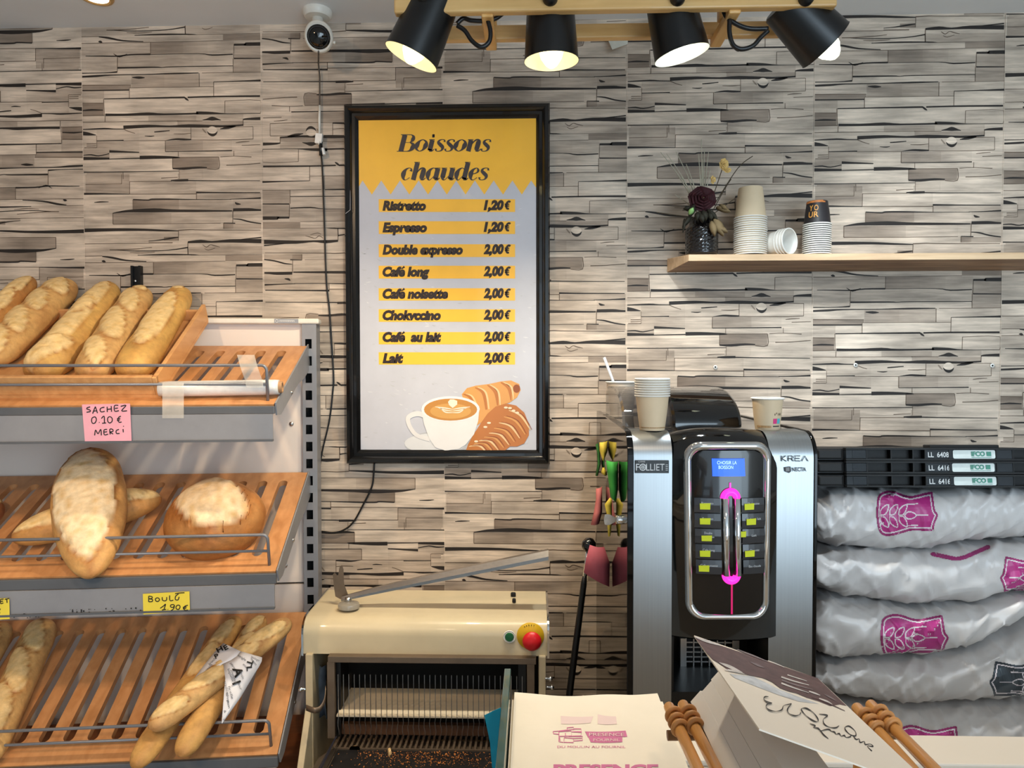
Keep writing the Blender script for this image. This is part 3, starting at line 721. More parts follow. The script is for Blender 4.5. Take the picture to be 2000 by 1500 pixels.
# vase
vx = P(1371, 495, 1.97)
t = thing('glass_vase', 'dark diamond-cut glass vase at the left end of the wall shelf', 'vase', (vx.x, yc, z))
vg = mat('smoked_cut_glass', rgb(22, 18, 17), .12, coat=.6, nz=(40, .2))
rows = []
prof = [(.036, 0), (.0425, .003), (.0435, .012), (.0435, .066), (.040, .076), (.0345, .083), (.034, .098), (.0355, .100)]
NN = 64
pp = [q_ for a_, b_ in zip(spline(prof, 6), spline(prof, 6)[1:]) for q_ in [tuple(u_+(v_-u_)*k_/3 for u_, v_ in zip(a_, b_)) for k_ in range(3)]] + [prof[-1]]
for i, (r_, zz) in enumerate(pp):
    row = []
    for j in range(NN):
        a = 2*PI*j/NN
        bmp = .0
        if .006 < zz < .07:
            bmp = .0022*(abs(((zz/.009 + j*14/NN) % 1)-.5) + abs(((zz/.009 - j*14/NN) % 1)-.5) - .5)
        row.append(Vector((vx.x+(r_+bmp)*math.cos(a), yc+(r_+bmp)*math.sin(a), z+zz)))
    rows.append(row)
m = MB(); m.grid(rows, 0, None, False, True)
m.add([Vector((vx.x, yc, z+.001))]+rows[0], [(0, 1+(j+1) % NN, 1+j) for j in range(NN)])
m.build('vase_body', vg, t)
m = MB(); m.tube([Vector((vx.x+.0345*math.cos(a), yc+.0345*math.sin(a), z+.100)) for a in [i*2*PI/30 for i in range(30)]], .0022, 8, 0, None, True); m.build('vase_lip', vg, t)
# dried flowers
t = thing('dried_bouquet', 'dried bouquet with a dark rose, pale grass and a cream flower in the vase', 'flowers', (vx.x, yc, z+.02))
dd = 1.965
gr = mat('dry_grass', rgb(176, 170, 150), .8); brn = mat('dry_stem', rgb(70, 58, 42), .8); rose = mat('dried_rose', rgb(58, 14, 22), .75, nz=(60, .4)); leafm = mat('dry_leaf', rgb(128, 108, 76), .75, nz=(40, .25)); crm = mat('cream_petal', rgb(222, 186, 116), .7, nz=(40, .2)); dl = mat('dark_leaf', rgb(42, 40, 28), .75, nz=(40, .3))
foot_ = (1372, 425)
for i, (tx, ty) in enumerate([(1290, 297), (1302, 300), (1320, 296), (1370, 272), (1376, 290), (1384, 296), (1364, 300), (1340, 320), (1388, 330), (1330, 345), (1318, 380), (1372, 310)]):
    mx_, my_ = foot_[0]+(tx-foot_[0])*.55, foot_[1]+(ty-foot_[1])*.62
    d2 = dd+random.uniform(-.02, .03)
    MB().tube(spline([tuple(P(*foot_, dd)), tuple(P(mx_, my_, d2)), tuple(P(tx, ty, d2))], 5), [.0016]*6+[.0010]*4+[.0006], 5).build('grass_blade', gr, t)
for pts, m_ in (([(1380, 420), (1404, 350), (1412, 325)], brn), ([(1385, 425), (1415, 370), (1428, 350)], brn), ([(1390, 420), (1425, 395), (1440, 385)], brn), ([(1395, 400), (1440, 330), (1470, 305)], brn), ([(1360, 425), (1320, 420), (1283, 415)], brn)):
    MB().tube(spline([tuple(P(x_, y_, dd-.01)) for x_, y_ in pts], 5), .0012, 5).build('flower_stem', m_, t)
def petals(cx, cy, R_, n, d, mt, nm, lay=4, sq=.9):
    m = MB()
    for L_ in range(lay):
        k = (L_+1)/lay
        for j in range(n):
            a = 2*PI*j/n + L_*1.1
            c_ = P(cx, cy, d)
            rad = R_*k
            u = Vector((math.cos(a), 0, math.sin(a)*sq)); v = Vector((-math.sin(a), 0, math.cos(a)*sq)); f_ = Vector((0, -1, 0))
            g = []
            for s1 in range(4):
                rr = rad*(.35+.65*s1/3)
                g.append([c_ + u*rr + v*(R_*.62*k*q_*(1-.25*(s1 == 3))) + f_*(R_*.75*(1-k)+.004+R_*.28*(s1/3)**2*(1 if s1 < 3 else .7)-abs(q_)*R_*.12) for q_ in (-1, -.4, .4, 1)])
            m.grid(g)
    m.build(nm, mt, t, solid=.0008)
petals(1370, 390, .036, 6, 1.95, rose, 'rose_bloom', 5)
petals(1413, 322, .012, 4, 1.95, crm, 'cream_flower', 4, 1.3)
petals(1420, 333, .010, 4, 1.947, crm, 'cream_flower', 3, .7)
petals(1392, 352, .007, 3, 1.955, crm, 'cream_flower', 3, 1.6)
def leaf(px, py, qx, qy, wd, d, mt, nm, curl=.01):
    a, b_ = P(px, py, d), P(qx, qy, d-.008)
    ax_ = b_-a; sd = ax_.cross(Vector((0, 1, 0))).normalized()
    g = []
    for i in range(8):
        k = i/7; ww = wd*math.sin(PI*min(1, k*.94+.05))**.8
        g.append([a+ax_*k+sd*ww*s_+Vector((0, -curl*(1-s_*s_)-curl*math.sin(k*3), 0)) for s_ in (-1, -.5, 0, .5, 1)])
    MB().grid(g).build(nm, mt, t, solid=.0006)
for a in [(1392, 425, 1412, 462, .013, 1.94, leafm), (1400, 445, 1420, 455, .008, 1.935, leafm), (1398, 405, 1425, 415, .009, 1.95, leafm), (1405, 400, 1418, 412, .007, 1.945, leafm), (1388, 432, 1395, 462, .010, 1.935, leafm),
          (1350, 420, 1332, 445, .007, 1.95, dl), (1352, 410, 1334, 408, .008, 1.95, dl), (1380, 410, 1400, 432, .008, 1.945, dl), (1362, 415, 1360, 432, .009, 1.94, dl), (1372, 412, 1378, 432, .010, 1.94, dl), (1384, 415, 1388, 432, .008, 1.94, dl), (1355, 400, 1345, 425, .009, 1.942, dl), (1336, 428, 1333, 455, .004, 1.95, dl), (1366, 418, 1372, 436, .008, 1.93, dl)]:
    leaf(*a, 'leaf')
leaf(1346, 420, 1353, 406, .007, 1.925, mat('green_bud', rgb(150, 196, 120), .6), 'green_bud', .006)

# ================================================================ BREAD RACK
ga = math.radians(6.4)
go = P(600, 717, 1.99)
rack = thing('bread_rack', 'grey steel bread rack with sloping slatted wooden shelves standing at the left', 'display rack', (go.x, go.y, 0), ga)
WG = WM[rack]; WGi = WG.inverted()
def G(x, y, z): return WG @ Vector((x, y, z))
GX, GN = WG.to_3x3() @ Vector((1, 0, 0)), WG.to_3x3() @ Vector((0, -1, 0))
SH = {1: (0, 1.560, -.372, 1.4147), 2: (0, 1.202, -.372, 1.027), 3: (0, .803, -.372, .597), 4: (0, .47, -.372, .33), 't': (-.005, 1.634, -.335, 1.438)}
class Pl:
    def __init__(s, k):
        y0, z0, y1, z1 = SH[k]
        s.L = math.hypot(y1-y0, z1-z0); s.y0, s.z0 = y0, z0
        s.cy, s.sz = (y0-y1)/s.L, (z0-z1)/s.L
    def pt(s, u, d, h=0):           # u along the rack, d down the slope from its back edge, h above it
        return G(u, s.y0 - s.cy*d - s.sz*h, s.z0 - s.sz*d + s.cy*h)
    def n(s): return WG.to_3x3() @ Vector((0, -s.sz, s.cy))
    def hit(s, px, py, h=0): return hit(px, py, s.pt(0, 0, h), s.n())
    def loc(s, p):
        q = WGi @ p
        return q.x, (s.y0-q.y)*s.cy + (s.z0-q.z)*s.sz
PL = {k: Pl(k) for k in SH}
steel = mat('grey_powder_coat', rgb(140, 140, 144), .42, .15, nz=(25, .06))
steeld = mat('dark_grey_lip', rgb(92, 94, 98), .42, .15, nz=(25, .06))
cream = mat('cream_back_panel', rgb(226, 214, 204), .6, nz=(3, .04))
beech = wood('beech_slats', rgb(180, 124, 76), rgb(204, 148, 98), .42, 1, 8, .15)
beech2 = wood('beech_tray', rgb(194, 138, 84), rgb(216, 162, 106), .45, 1, 8, .1)
wire = mat('grey_wire', rgb(126, 127, 132), .35, .3)
# back panel in two sheets, top cap, perforated upright
MB().box(-1.1, -.014, .014, .026, .885, 1.625, 0, WG).build('back_panel', cream, rack)
MB().box(-1.1, -.014, .014, .026, .40, .879, 0, WG).build('back_panel', cream, rack)
m = MB(); m.box(-1.1, .034, -.006, .035, 1.622, 1.637, 0, WG)
cap = m.build('top_cap', mat('cap_ivory', rgb(226, 220, 208), .5), rack, bevel=.004)
stk = MB(); fnG = lambda x, y: G(x, -.0068, y)
stk.quad(fnG(-.088, 1.6235), fnG(-.022, 1.6235), fnG(-.022, 1.6355), fnG(-.088, 1.6355))
st = stk.build('maker_sticker', mat('sticker_grey', rgb(150, 152, 158), .5), cap)
stk = MB()
fnG2 = lambda x, y: G(x, -.0071, y)
stk.ribbon([(-.081+.0038*math.cos(a), 1.6295+.0038*math.sin(a), .001) for a in [i*2*PI/12 for i in range(13)]], fnG2, 0, None, 1)
for i in range(8):
    x_ = -.073+i*.0052
    stk.ribbon([(x_, 1.6275, .0012), (x_, 1.6315, .0012), (x_+.003, 1.6315, .0009), (x_+.003, 1.6275, .0012)], fnG2, 0, None, 1)
stk.build('sticker_print', WHITE, st)
u0_, u1_ = -.014, .026
m = MB(); m.box(u0_, -.005, -.001, .002, .02, 1.622, 0, WG).box(.013, u1_, -.001, .002, .02, 1.622, 0, WG)
z = 1.600; k = 0
zl = 1.622
holes = []
zz = 1.566
while zz > .05:
    holes.append(zz); zz -= .0485
for hz in holes:
    m.box(-.005, .013, -.001, .002, hz+.0135, zl, 0, WG); zl = hz-.0135
m.box(-.005, .013, -.001, .002, .02, zl, 0, WG)
m.box(u1_-.002, u1_, .002, .055, .02, 1.622, 0, WG); m.box(u0_, u0_+.002, .002, .055, .02, 1.622, 0, WG)
m.box(u0_+.002, u1_-.002, .030, .032, .02, 1.622, 1, WG)
m.build('upright', [steel, DARK], rack)
MB().box(-1.14, -1.10, -.001, .055, .02, 1.622, 0, WG).build('upright', steel, rack)
MB().box(-.05, .03, -.40, .055, 0, .02, 0, WG).box(-1.14, -1.06, -.40, .055, 0, .02, 0, WG).box(-1.06, -.05, -.02, .055, .0, .40, 0, WG).build('base', steeld, rack, bevel=.002)
for px, py in ((569, 828), (557, 1105)):
    q_ = hit(px, py, G(0, .013, 1), GN)
    MB().lathe([(0, .002), (.006, .0015), (.0065, 0)], frame(q_, GN), 14).build('panel_screw', STEEL, rack)

def slat_board(pl, u0, u1, th, d0, d1, pitch, wslot, first, name, mt):
    """wooden shelf with round-ended slots running down the slope"""
    m = MB(); L = pl.L; N = 28
    def both(a, h): return [pl.pt(u, d, h) for u, d in a]
    n = int((u1-u0-first)/pitch)
    us = [u1-first-(i+.5)*pitch for i in range(n)]
    le = u1-first-n*pitch
    for (a, b) in ((u0, le), (u1-first, u1)):
        m.hexa(both([(a, 0), (b, 0), (b, L), (a, L)], 0), both([(a, 0), (b, 0), (b, L), (a, L)], -th))
    for u in us:
        inn, out = [], []
        r = wslot/2
        for j in range(N):
            a = 2*PI*(j+.5)/N
            c, s = math.cos(a), math.sin(a)
            inn.append((u+r*c, (d0+r if s < 0 else d1-r)+r*s))
            k = max(abs(c), abs(s)); ox, oy = c/k, s/k
            out.append((u+ox*pitch/2, 0 if oy < -.99 else (L if oy > .99 else ((d0 if s < 0 else d1) if abs(oy) < 1e9 else 0))))
        for h, fl in ((0, 0), (-th, 1)):
            A = both(inn, h); B = both(out, h)
            fs = [(j, (j+1) % N, N+(j+1) % N, N+j) for j in range(N)]
            m.add(A+B, [f if not fl else f[::-1] for f in fs])
        A = both(inn, 0); B = both(inn, -th)
        m.add(A+B, [((j+1) % N, j, N+j, N+(j+1) % N) for j in range(N)])
    a, b = le, u1-first
    m.quad(*both([(a, L), (b, L)], 0), *both([(b, L), (a, L)], -th)); m.quad(*both([(a, 0), (b, 0)], 0), *both([(b, 0), (a, 0)], -th))
    return m.build(name, mt, parent=rack)
for k in (1, 2, 3):
    pl = PL[k]; L = pl.L
    bd = slat_board(pl, -1.06, -.0015, .016, .040, L-.055, .0545, .024, .030, 'shelf_board', beech)
    m = MB()
    sec = [(-.004, .004), (L+.002, .004), (L+.004, -.026), (L-.03, -.040), (L*.42, -.046), (L*.22, -.062), (-.004, -.066)]
    m.hexa([pl.pt(.001, d, h) for d, h in sec], [pl.pt(.0045, d, h) for d, h in sec])
    m.build('bracket', steel, rack)
    m = MB(); m.hexa([pl.pt(-1.065, d, h) for d, h in sec], [pl.pt(-1.0615, d, h) for d, h in sec])
    m.build('bracket', steel, rack)
    q_ = pl.pt(.0045, L*.62, -.036)
    MB().lathe([(0, .004), (.004, .003), (.005, 0)], frame(q_, GX), 10).build('bracket_screw', STEEL, rack)
    f0 = WGi @ pl.pt(0, L, 0)
    hl = {1: .022, 2: .028, 3: .028}[k]
    MB().box(-1.062, .001, f0.y-.006, f0.y+.004, f0.z-hl, f0.z-.004, 0, WG).build('front_lip', steeld, rack, bevel=.0015)
    m = MB(); zl = f0.z-hl; hr = {1: .060, 2: .054, 3: .055}[k]
    m.hexa([G(-1.062, y, z) for y, z in ((f0.y-.010, zl), (f0.y-.006, zl), (f0.y-.004, zl-hr), (f0.y-.008, zl-hr))], [G(-.002, y, z) for y, z in ((f0.y-.010, zl), (f0.y-.006, zl), (f0.y-.004, zl-hr), (f0.y-.008, zl-hr))])
    m.hexa([G(-1.062, y, z) for y, z in ((f0.y-.014, zl-hr+.002), (f0.y-.002, zl-hr+.002), (f0.y-.002, zl-hr-.003), (f0.y-.014, zl-hr-.003))], [G(-.002, y, z) for y, z in ((f0.y-.014, zl-hr+.002), (f0.y-.002, zl-hr+.002), (f0.y-.002, zl-hr-.003), (f0.y-.014, zl-hr-.003))], 1)
    m.build('price_rail', [steel, steeld], rack)
    s_ = L-.022; H = {1: .080, 2: .074, 3: .070}[k]
    def W(u, h): return pl.pt(u, s_-h*.25, h)
    arc = [W(-1.04, H)] + [W(-.020-.012+.012*math.sin(a), H-.012+.012*math.cos(a)) for a in [i*PI/12 for i in range(7)]] + [W(-.020, -.004)]
    m = MB(); m.tube(arc, .0036, 10)
    m.build('guard_wire', wire, rack)
    MB().tube([W(-1.04, H*.47), W(-.021, H*.47)], .0032, 10).build('guard_wire', wire, rack)
pl = PL[4]
m = MB(); m.hexa([pl.pt(u, d, 0) for u, d in ((-1.06, 0), (-.002, 0), (-.002, pl.L), (-1.06, pl.L))], [pl.pt(u, d, -.016) for u, d in ((-1.06, 0), (-.002, 0), (-.002, pl.L), (-1.06, pl.L))])
m.hexa([pl.pt(u, d, h) for u, d, h in ((-1.06, 0, 0), (-.002, 0, 0), (-.002, .02, 0), (-1.06, .02, 0))], [pl.pt(u, d, h) for u, d, h in ((-1.06, 0, .05), (-.002, 0, .05), (-.002, .02, .05), (-1.06, .02, .05))])
m.build('shelf_board', wood('beech_dark', rgb(120, 70, 40), rgb(150, 92, 54), .5, 0, 8), rack)

# wooden tray leaning on the top shelf
pt = PL['t']
ur = pt.loc(pt.hit(310, 776))[0]
dF = pt.L+.003
t = thing('wooden_tray', 'pale wooden tray holding the baguettes, tilted up on the top shelf', 'tray', tuple(pt.pt(ur-.3, dF, -.01)))
ul = ur-.62
m = MB()
def slab(mb, u0, u1, d0, d1, h0, h1):
    a = [(u0, d0), (u1, d0), (u1, d1), (u0, d1)]
    mb.hexa([pt.pt(u, d, h0) for u, d in a], [pt.pt(u, d, h1) for u, d in a])
slab(m, ul, ur, 0, dF, -.008, 0); m.build('tray_floor', beech2, t)
for nm, a in (('side_wall', (ur-.010, ur, 0, dF, 0, .046)), ('side_wall', (ul, ul+.010, 0, dF, 0, .046)), ('front_wall', (ul+.010, ur-.010, dF-.012, dF, 0, .048)), ('back_wall', (ul+.010, ur-.010, 0, .010, 0, .030))):
    m = MB(); slab(m, *a); m.build(nm, beech2, t, bevel=.0015)
m = MB(); slab(m, ul+.1, ur-.1, .02, .05, -.06, -.0085)
m.build('prop_block', beech2, t)

# ================================================================ BREAD
crust = mat('bread_crust', (1, 1, 1, 1), .6, nz=(55, .20), bump=.6, bs=85, attr=True)
GOLD, PALE, BRN, FLOUR, UND = (.62, .36, .10), (.80, .57, .27), (.34, .115, .022), (.84, .67, .43), (.68, .45, .19)
def lerp(a, b, t): return tuple(x+(y-x)*t for x, y in zip(a, b))
def bread(label, A, B, R, up, slashes=(), k=5, cat='baguette', name='baguette', bend=(0, 0), group=None, seed=0, squash=.84, base=GOLD, taper=(1, 1), pale=PALE, N=84, dark=.5, rx=1.0, carve=.17):
    """loaf along A to B; every slash is (place, half length, tilt, half angle) and opens a paler ridge"""
    A, B, up = Vector(A), Vector(B), Vector(up).normalized()
    ax = B-A; L = ax.length; e = ax/L
    up = (up-e*up.dot(e)).normalized(); sd = e.cross(up)
    NS = 40
    m = MB(); rows = []; cols = []
    for i in range(N+1):
        t = .5-.5*math.cos(PI*i/N)
        t = t*.55 + (i/N)*.45
        prof = max(0, 1-abs(2*t-1)**k)**(.5)
        prof *= taper[0]+(taper[1]-taper[0])*t
        row, cr = [], []
        bx = bend[0]*(1-(2*t-1)**2); bu = bend[1]*(1-(2*t-1)**2)
        for j in range(NS):
            a = 2*PI*j/NS          # 0 = up
            th = a if a <= PI else a-2*PI
            r = R*prof
            c = base
            q = noise.noise(Vector((t*L*14+seed*7.1, math.cos(a)*1.4, math.sin(a)*1.4)))
            r *= 1+.05*q
            c = lerp(c, BRN, max(0, min(1, .22+.9*q))*dark)
            if abs(th) > 2.0: c = lerp(c, UND, min(1, (abs(th)-2.0)/.5))
            best = 0
            for (tc, hl, tilt, ha) in slashes:
                x = (t-tc)*L - tilt*th*R
                v = 1-(x/hl)**2-(th/ha)**2
                if v > -.25:
                    if v > 0:
                        edge = min(1, v/.22)
                        r += R*prof*(.13*math.sin(min(1, v*2.2)*PI*.5) - carve*(1-edge))
                        f = noise.noise(Vector((x*60, th*5, seed+3.0)))
                        c = lerp(lerp(BRN, pale, edge), GOLD, max(0, min(.8, .15+.9*f)))
                        best = 1
                    elif not best:
                        r += R*prof*.09*(1+v/.25)
                        c = lerp(c, BRN, .55*(1+v/.25))
            en = abs(2*t-1)
            if en > .90: c = lerp(c, BRN, min(.75, (en-.90)*6))
            y = r*math.cos(a)*squash
            y = max(y, -R*.55*squash*max(prof, .35))
            row.append(A+ax*t+sd*(r*math.sin(a)*rx+bx)+up*(y+bu))
            cr.append(c)
        rows.append(row); cols.append(cr)
    vs = [p for r_ in rows for p in r_]; o = 0
    fs = []; fc = []
    for i in range(N):
        for j in range(NS):
            jn = (j+1) % NS
            fs.append((i*NS+j, i*NS+jn, (i+1)*NS+jn, (i+1)*NS+j)); fc.append((cols[i][j], cols[i][jn], cols[i+1][jn], cols[i+1][j]))
    m.add(vs, fs, 0, None, True); m.c = fc
    return tag(m.build(name, crust, smooth=True, angle=80), label, cat, group)
def diag(n, hl=.055, tilt=1.2, ha=.95, a=.14, b=.86): return [(a+(b-a)*i/(n-1), hl, tilt, ha) for i in range(n)]
def on(pl, px, py, h): return pl.hit(px, py, h)
up = PL['t'].n()
R_ = .041
gp = 'thick baguettes in the wooden tray'
T = PL['t']
bread('baguette with one long lengthwise split, rightmost in the tilted tray', on(T, 250, 735, R_*.62), on(T, 357, 568, R_*.68), .049, up, [(.52, .16, -.55, .78), (.95, .03, 0, .5)], 7, group=gp, seed=1, taper=(1, .84))
bread('pale baguette with curved diagonal slashes, second from the right in the tilted tray', on(T, 172, 737, R_*.62), on(T, 279, 568, R_*.68), .049, up, [(.16, .05, -1.2, .8), (.46, .075, -1.3, .9), (.76, .06, -1.3, .85), (.96, .03, -.8, .8)], 7, group=gp, seed=2, taper=(1, .86), base=(.66, .40, .15))
bread('curved rough baguette with a long ragged slash, third from the right in the tilted tray', on(T, 70, 735, R_*.62), on(T, 217, 558, R_*.68), .052, up, [(.42, .15, -.6, .6), (.72, .12, .5, .6), (.12, .05, .8, .9)], 6, group=gp, seed=3, bend=(.012, 0), taper=(1.12, .80))
bread('knobbly golden baguette, fourth from the right in the tilted tray', on(T, -30, 712, R_*.62), on(T, 135, 553, R_*.72), .050, up, [(.86, .05, -.8, 1.1), (.62, .05, -1.1, .8), (.38, .05, -1.2, .9), (.15, .05, -1, .9)], 6, group=gp, seed=4, base=(.64, .37, .13), taper=(1, .95))
bread('dark-crusted baguette behind the others at the left edge of the tilted tray', on(T, -70, 690, .05), on(T, 62, 545, .055), .040, up, [(.80, .09, .3, .8), (.5, .09, .3, .7)], 5, group=gp, seed=5, base=(.46, .21, .055), dark=.9, taper=(1, .8))
T = PL[2]; up2 = T.n()
bread('long brown loaf lying flat under the standing loaf', on(T, 22, 1052, .030), on(T, 316, 972, .034), .047, up2, [(.3, .10, .2, .7), (.62, .10, .2, .7), (.9, .05, .2, .7)], 3.2, 'bread loaf', 'bread_loaf', seed=7, base=(.52, .26, .075), group=None)
A_ = on(T, 180, 1128, .024); B_ = on(T, 172, 880, .135)
bread('pointed floury loaf propped upright over the long loaf', A_, B_, .088, up2+Vector((0, -.3, 0)), [(.53, .185, -.10, .95)], 2.1, 'bread loaf', 'bread_loaf', seed=8, base=(.60, .33, .11), pale=FLOUR, squash=.62, taper=(.80, 1.06), N=110, dark=.55, carve=.07)
bc = on(T, 429, 1035, .0)
nb = T.n()
ub, db = T.loc(bc)
bread('round boule with a pale burst top and dark speckled sides', T.pt(ub-.118, db+.012, .040), T.pt(ub+.118, db+.012, .040), .112, nb+Vector((0, -.25, .1)), [(.50, .088, .35, .80)], 2.0, 'bread loaf', 'boule', seed=9, base=(.42, .19, .055), pale=(.82, .63, .40), squash=.72, N=120, dark=1.1, carve=.06)
bread('dark crusted loaf end at the left edge of the middle shelf', on(T, -70, 1010, .03), on(T, 9, 988, .03), .045, up2, [(.5, .05, .3, .6)], 3, 'bread loaf', 'bread_loaf', seed=10, base=(.22, .075, .03), dark=.8)
T = PL[3]; up3 = T.n()
bread('pale twisted baguette with leaf-shaped slashes at the left of the bottom shelf', on(T, -40, 1500, .026), on(T, 90, 1212, .034), .041, up3, [(.10, .05, -1.2, .8), (.33, .055, -1.3, .85), (.58, .055, -1.3, .9), (.85, .05, -1.2, .9)], 8, group='baguettes on the bottom shelf', seed=11, base=(.64, .38, .14))
bread('pale baguette cut off by the left edge on the bottom shelf', on(T, -160, 1500, .026), on(T, 8, 1218, .036), .040, up3, [(.2, .05, -1.2, .8), (.5, .055, -1.3, .85), (.85, .05, -1.2, .9)], 8, group='baguettes on the bottom shelf', seed=12, base=(.64, .38, .14))
gp = 'paper-wrapped baguettes'
bread('uppermost of the three paper-wrapped baguettes, blunt end over the others', on(T, 292, 1424, .138), on(T, 566, 1212, .075), .030, up3, [(.12, .035, .8, .9), (.36, .05, 1.2, .9), (.58, .05, 1.2, .9), (.80, .055, 1.2, .9)], 9, group=gp, seed=13, base=(.68, .42, .17))
bread('wrapped baguette whose lower end pokes out at the right under the paper', on(T, 352, 1478, .098), on(T, 512, 1206, .034), .030, up3, [(.70, .05, 1.0, .9), (.90, .05, 1.0, .8)], 9, group=gp, seed=14, base=(.60, .34, .11), dark=.4)
bread('wrapped baguette whose lower end pokes out lowest at the left under the paper', on(T, 262, 1500, .098), on(T, 464, 1206, .034), .030, up3, [(.82, .06, .4, .7), (.62, .06, .5, .8)], 9, group=gp, seed=15, base=(.60, .33, .10), dark=.4)
# paper sleeve folded round them
pw = mat('printed_paper', rgb(226, 226, 232), .6, nz=(30, .05))
def PS(x, y):
    # height of the sheet above the shelf follows the loaves beneath it
    k = (x-372-(y-1330)*-.9)/130
    return T.hit(x, y, .118 + .030*math.sin(max(0, min(1, k))*PI))
t = thing('paper_sleeve', 'white paper sleeve with black lettering wrapped round three baguettes', 'paper bag', tuple(PS(440, 1330)))
m = MB()
left_ = [(436, 1256), (424, 1268), (410, 1285), (398, 1300), (386, 1316), (374, 1332), (371, 1334)]
cen_ = [(470, 1272), (462, 1282), (450, 1290), (436, 1296), (418, 1308), (398, 1320), (376, 1335)]
right_ = [(512, 1284), (511, 1292), (506, 1302), (497, 1316), (490, 1328), (478, 1346), (470, 1358)]
a = [[PS(l[0]+(c[0]-l[0])*k, l[1]+(c[1]-l[1])*k) for k in (0, .25, .5, .75, 1)] for l, c in zip(left_, cen_)]
m.grid(a)
c2 = [(470, 1272), (462, 1282), (450, 1290), (436, 1296), (440, 1325), (437, 1360), (433, 1412)]
r2_ = right_[:5]+[(470, 1362), (434, 1413)]
m.grid([[PS(l[0]+(c[0]-l[0])*k, l[1]+(c[1]-l[1])*k) for k in (0, .25, .5, .75, 1)] for l, c in zip(c2, r2_)])
m.build('sheet', pw, t, solid=.0006)
PT = lambda x, y: PS(x, y) + T.n()*.0012 - fw*.003
def rot_text(mb, s, cx, cy, ang, wd, cap, bold=.03):
    V, Fc, xa_, xb_ = text2d(s, bold, 0)
    k = wd/(xb_-xa_); ca_, sa_ = math.cos(ang), math.sin(ang)
    q_ = []
    for x, y in V:
        x1, y1 = (x-xa_)*k-wd/2, -(y-.34)*cap/.682
        q_.append(PT(cx+x1*ca_-y1*sa_, cy+x1*sa_+y1*ca_))
    mb.add(q_, Fc)
m = MB()
rot_text(m, 'A', 466, 1312, 1.25, 20, 17); rot_text(m, 'I', 463, 1333, 1.2, 4, 16); rot_text(m, 'T', 489, 1294, 1.9, 12, 11); rot_text(m, 'L', 488, 1306, 1.5, 9, 10)
rot_text(m, 'H', 430, 1268, -.5, 12, 9); rot_text(m, 'P', 424, 1281, -.4, 8, 8); rot_text(m, 'E', 442, 1264, -.5, 8, 9)
m.build('big_lettering', INK, t)
m = MB()
for s, x, y, a_, wd in (('baguette', 452, 1318, 1.2, 26), ('ficelle', 452, 1352, 1.3, 26), ('pain', 448, 1375, 1.4, 16), ('tradition', 444, 1345, 1.35, 30), ('levain', 497, 1292, .9, 16), ('pain', 410, 1302, -.8, 14), ('blé', 392, 1320, -.75, 10), ('&', 441, 1390, 1.4, 7), ('seigle', 474, 1284, .6, 18), ('four', 470, 1340, 1.2, 15), ('croissant', 458, 1322, 1.2, 30), ('mie', 480, 1300, .8, 10), ('farine', 446, 1362, 1.38, 20), ('brioche', 416, 1290, -.8, 20), ('seigle', 402, 1312, -.78, 16), ('pain', 383, 1327, -.75, 10), ('levain', 474, 1318, 1.3, 16), ('blé', 438, 1402, 1.4, 8), ('boulanger', 500, 1286, .5, 18), ('pétrin', 456, 1300, 1.0, 14)):
    rot_text(m, s, x, y, a_, wd, 4.5, .0)
m.build('small_lettering', mat('grey_ink', rgb(90, 92, 100), .7), t)

# film roll and tape on the top shelf
T = PL[1]
fa, fb = T.hit(312, 760, .022), T.hit(552, 756, .022)
film = mat('clear_film', rgb(226, 224, 220), .25, nz=(60, .08), coat=.5, bump=.2, bs=90)
t = thing('film_roll', 'roll of clear plastic bags lying behind the top guard wires', 'plastic roll', tuple(fa))
e = (fb-fa).normalized()
MB().tube([fa, fa+e*.02, fb-e*.02, fb-e*.008], [.0175, .0182, .0182, .0172], 28).build('film', film, t)
m = MB(); m.tube([fb-e*.03, fb], .0135, 24, cap=False); m.tube([fb-e*.02, fb], .0105, 24, cap=False)
m.lathe([(.0105, 0), (.0135, 0)], frame(fb, e), 24); m.build('cardboard_core', mat('cardboard', rgb(170, 132, 96), .8), t)
tape = mat('clear_tape', rgb(222, 216, 206), .25, alpha=.42, nz=(50, .1), coat=.6)
f1 = WGi @ PL[1].pt(0, PL[1].L, 0)
def tape_fn(x, y, off): return hit(x, y, G(0, f1.y-off, 1.4), GN)
m = MB()
m.grid([[tape_fn(x, y, o_f) for x in (317, 327, 338, 348, 359)] for y, o_f in ((748, .0), (752, .003), (762, .003), (776, .002), (789, .007), (800, .012), (817, .0125))])
tag(m.build('tape_strip', tape), 'clear tape strip holding the left end of the plastic roll to the rack', 'tape', 'strips of clear tape on the top shelf')
m = MB()
m.grid([[tape_fn(x+sh_, y, o_f) for x in (463, 474, 486, 497)] for y, o_f, sh_ in ((693, -.035, 0), (705, -.022, 3), (716, .006, 6), (730, .004, 11), (744, .002, 16), (757, .003, 18))])
tag(m.build('tape_strip', tape), 'clear tape strip folded over the top wire at the right end', 'tape', 'strips of clear tape on the top shelf')

# hand-written price notes
def note(k, quad_, col, label, strokes, wpx, nm='price_note'):
    f_ = WGi @ PL[k].pt(0, PL[k].L, 0)
    fn = lambda x, y, o_=0: hit(x, y, G(0, f_.y-.0135-o_, 1.2), GN)
    t = thing(nm, label, 'price note', tuple(fn(*quad_[3])))
    MB().add([fn(*p) for p in quad_], [tuple(range(len(quad_)))]).build('paper', mat(nm+'_paper', col, .75, nz=(20, .05)), t, solid=.0005)
    m = MB()
    for s in strokes: m.ribbon([(x, y, wpx) for x, y in s], lambda x, y: fn(x, y, .0008), 0, None, 4)
    m.build('handwriting', INK, t)
sc_ = lambda st, ox, oy, k: [[(ox+x*k, oy+y*k) for x, y in s] for s in st]
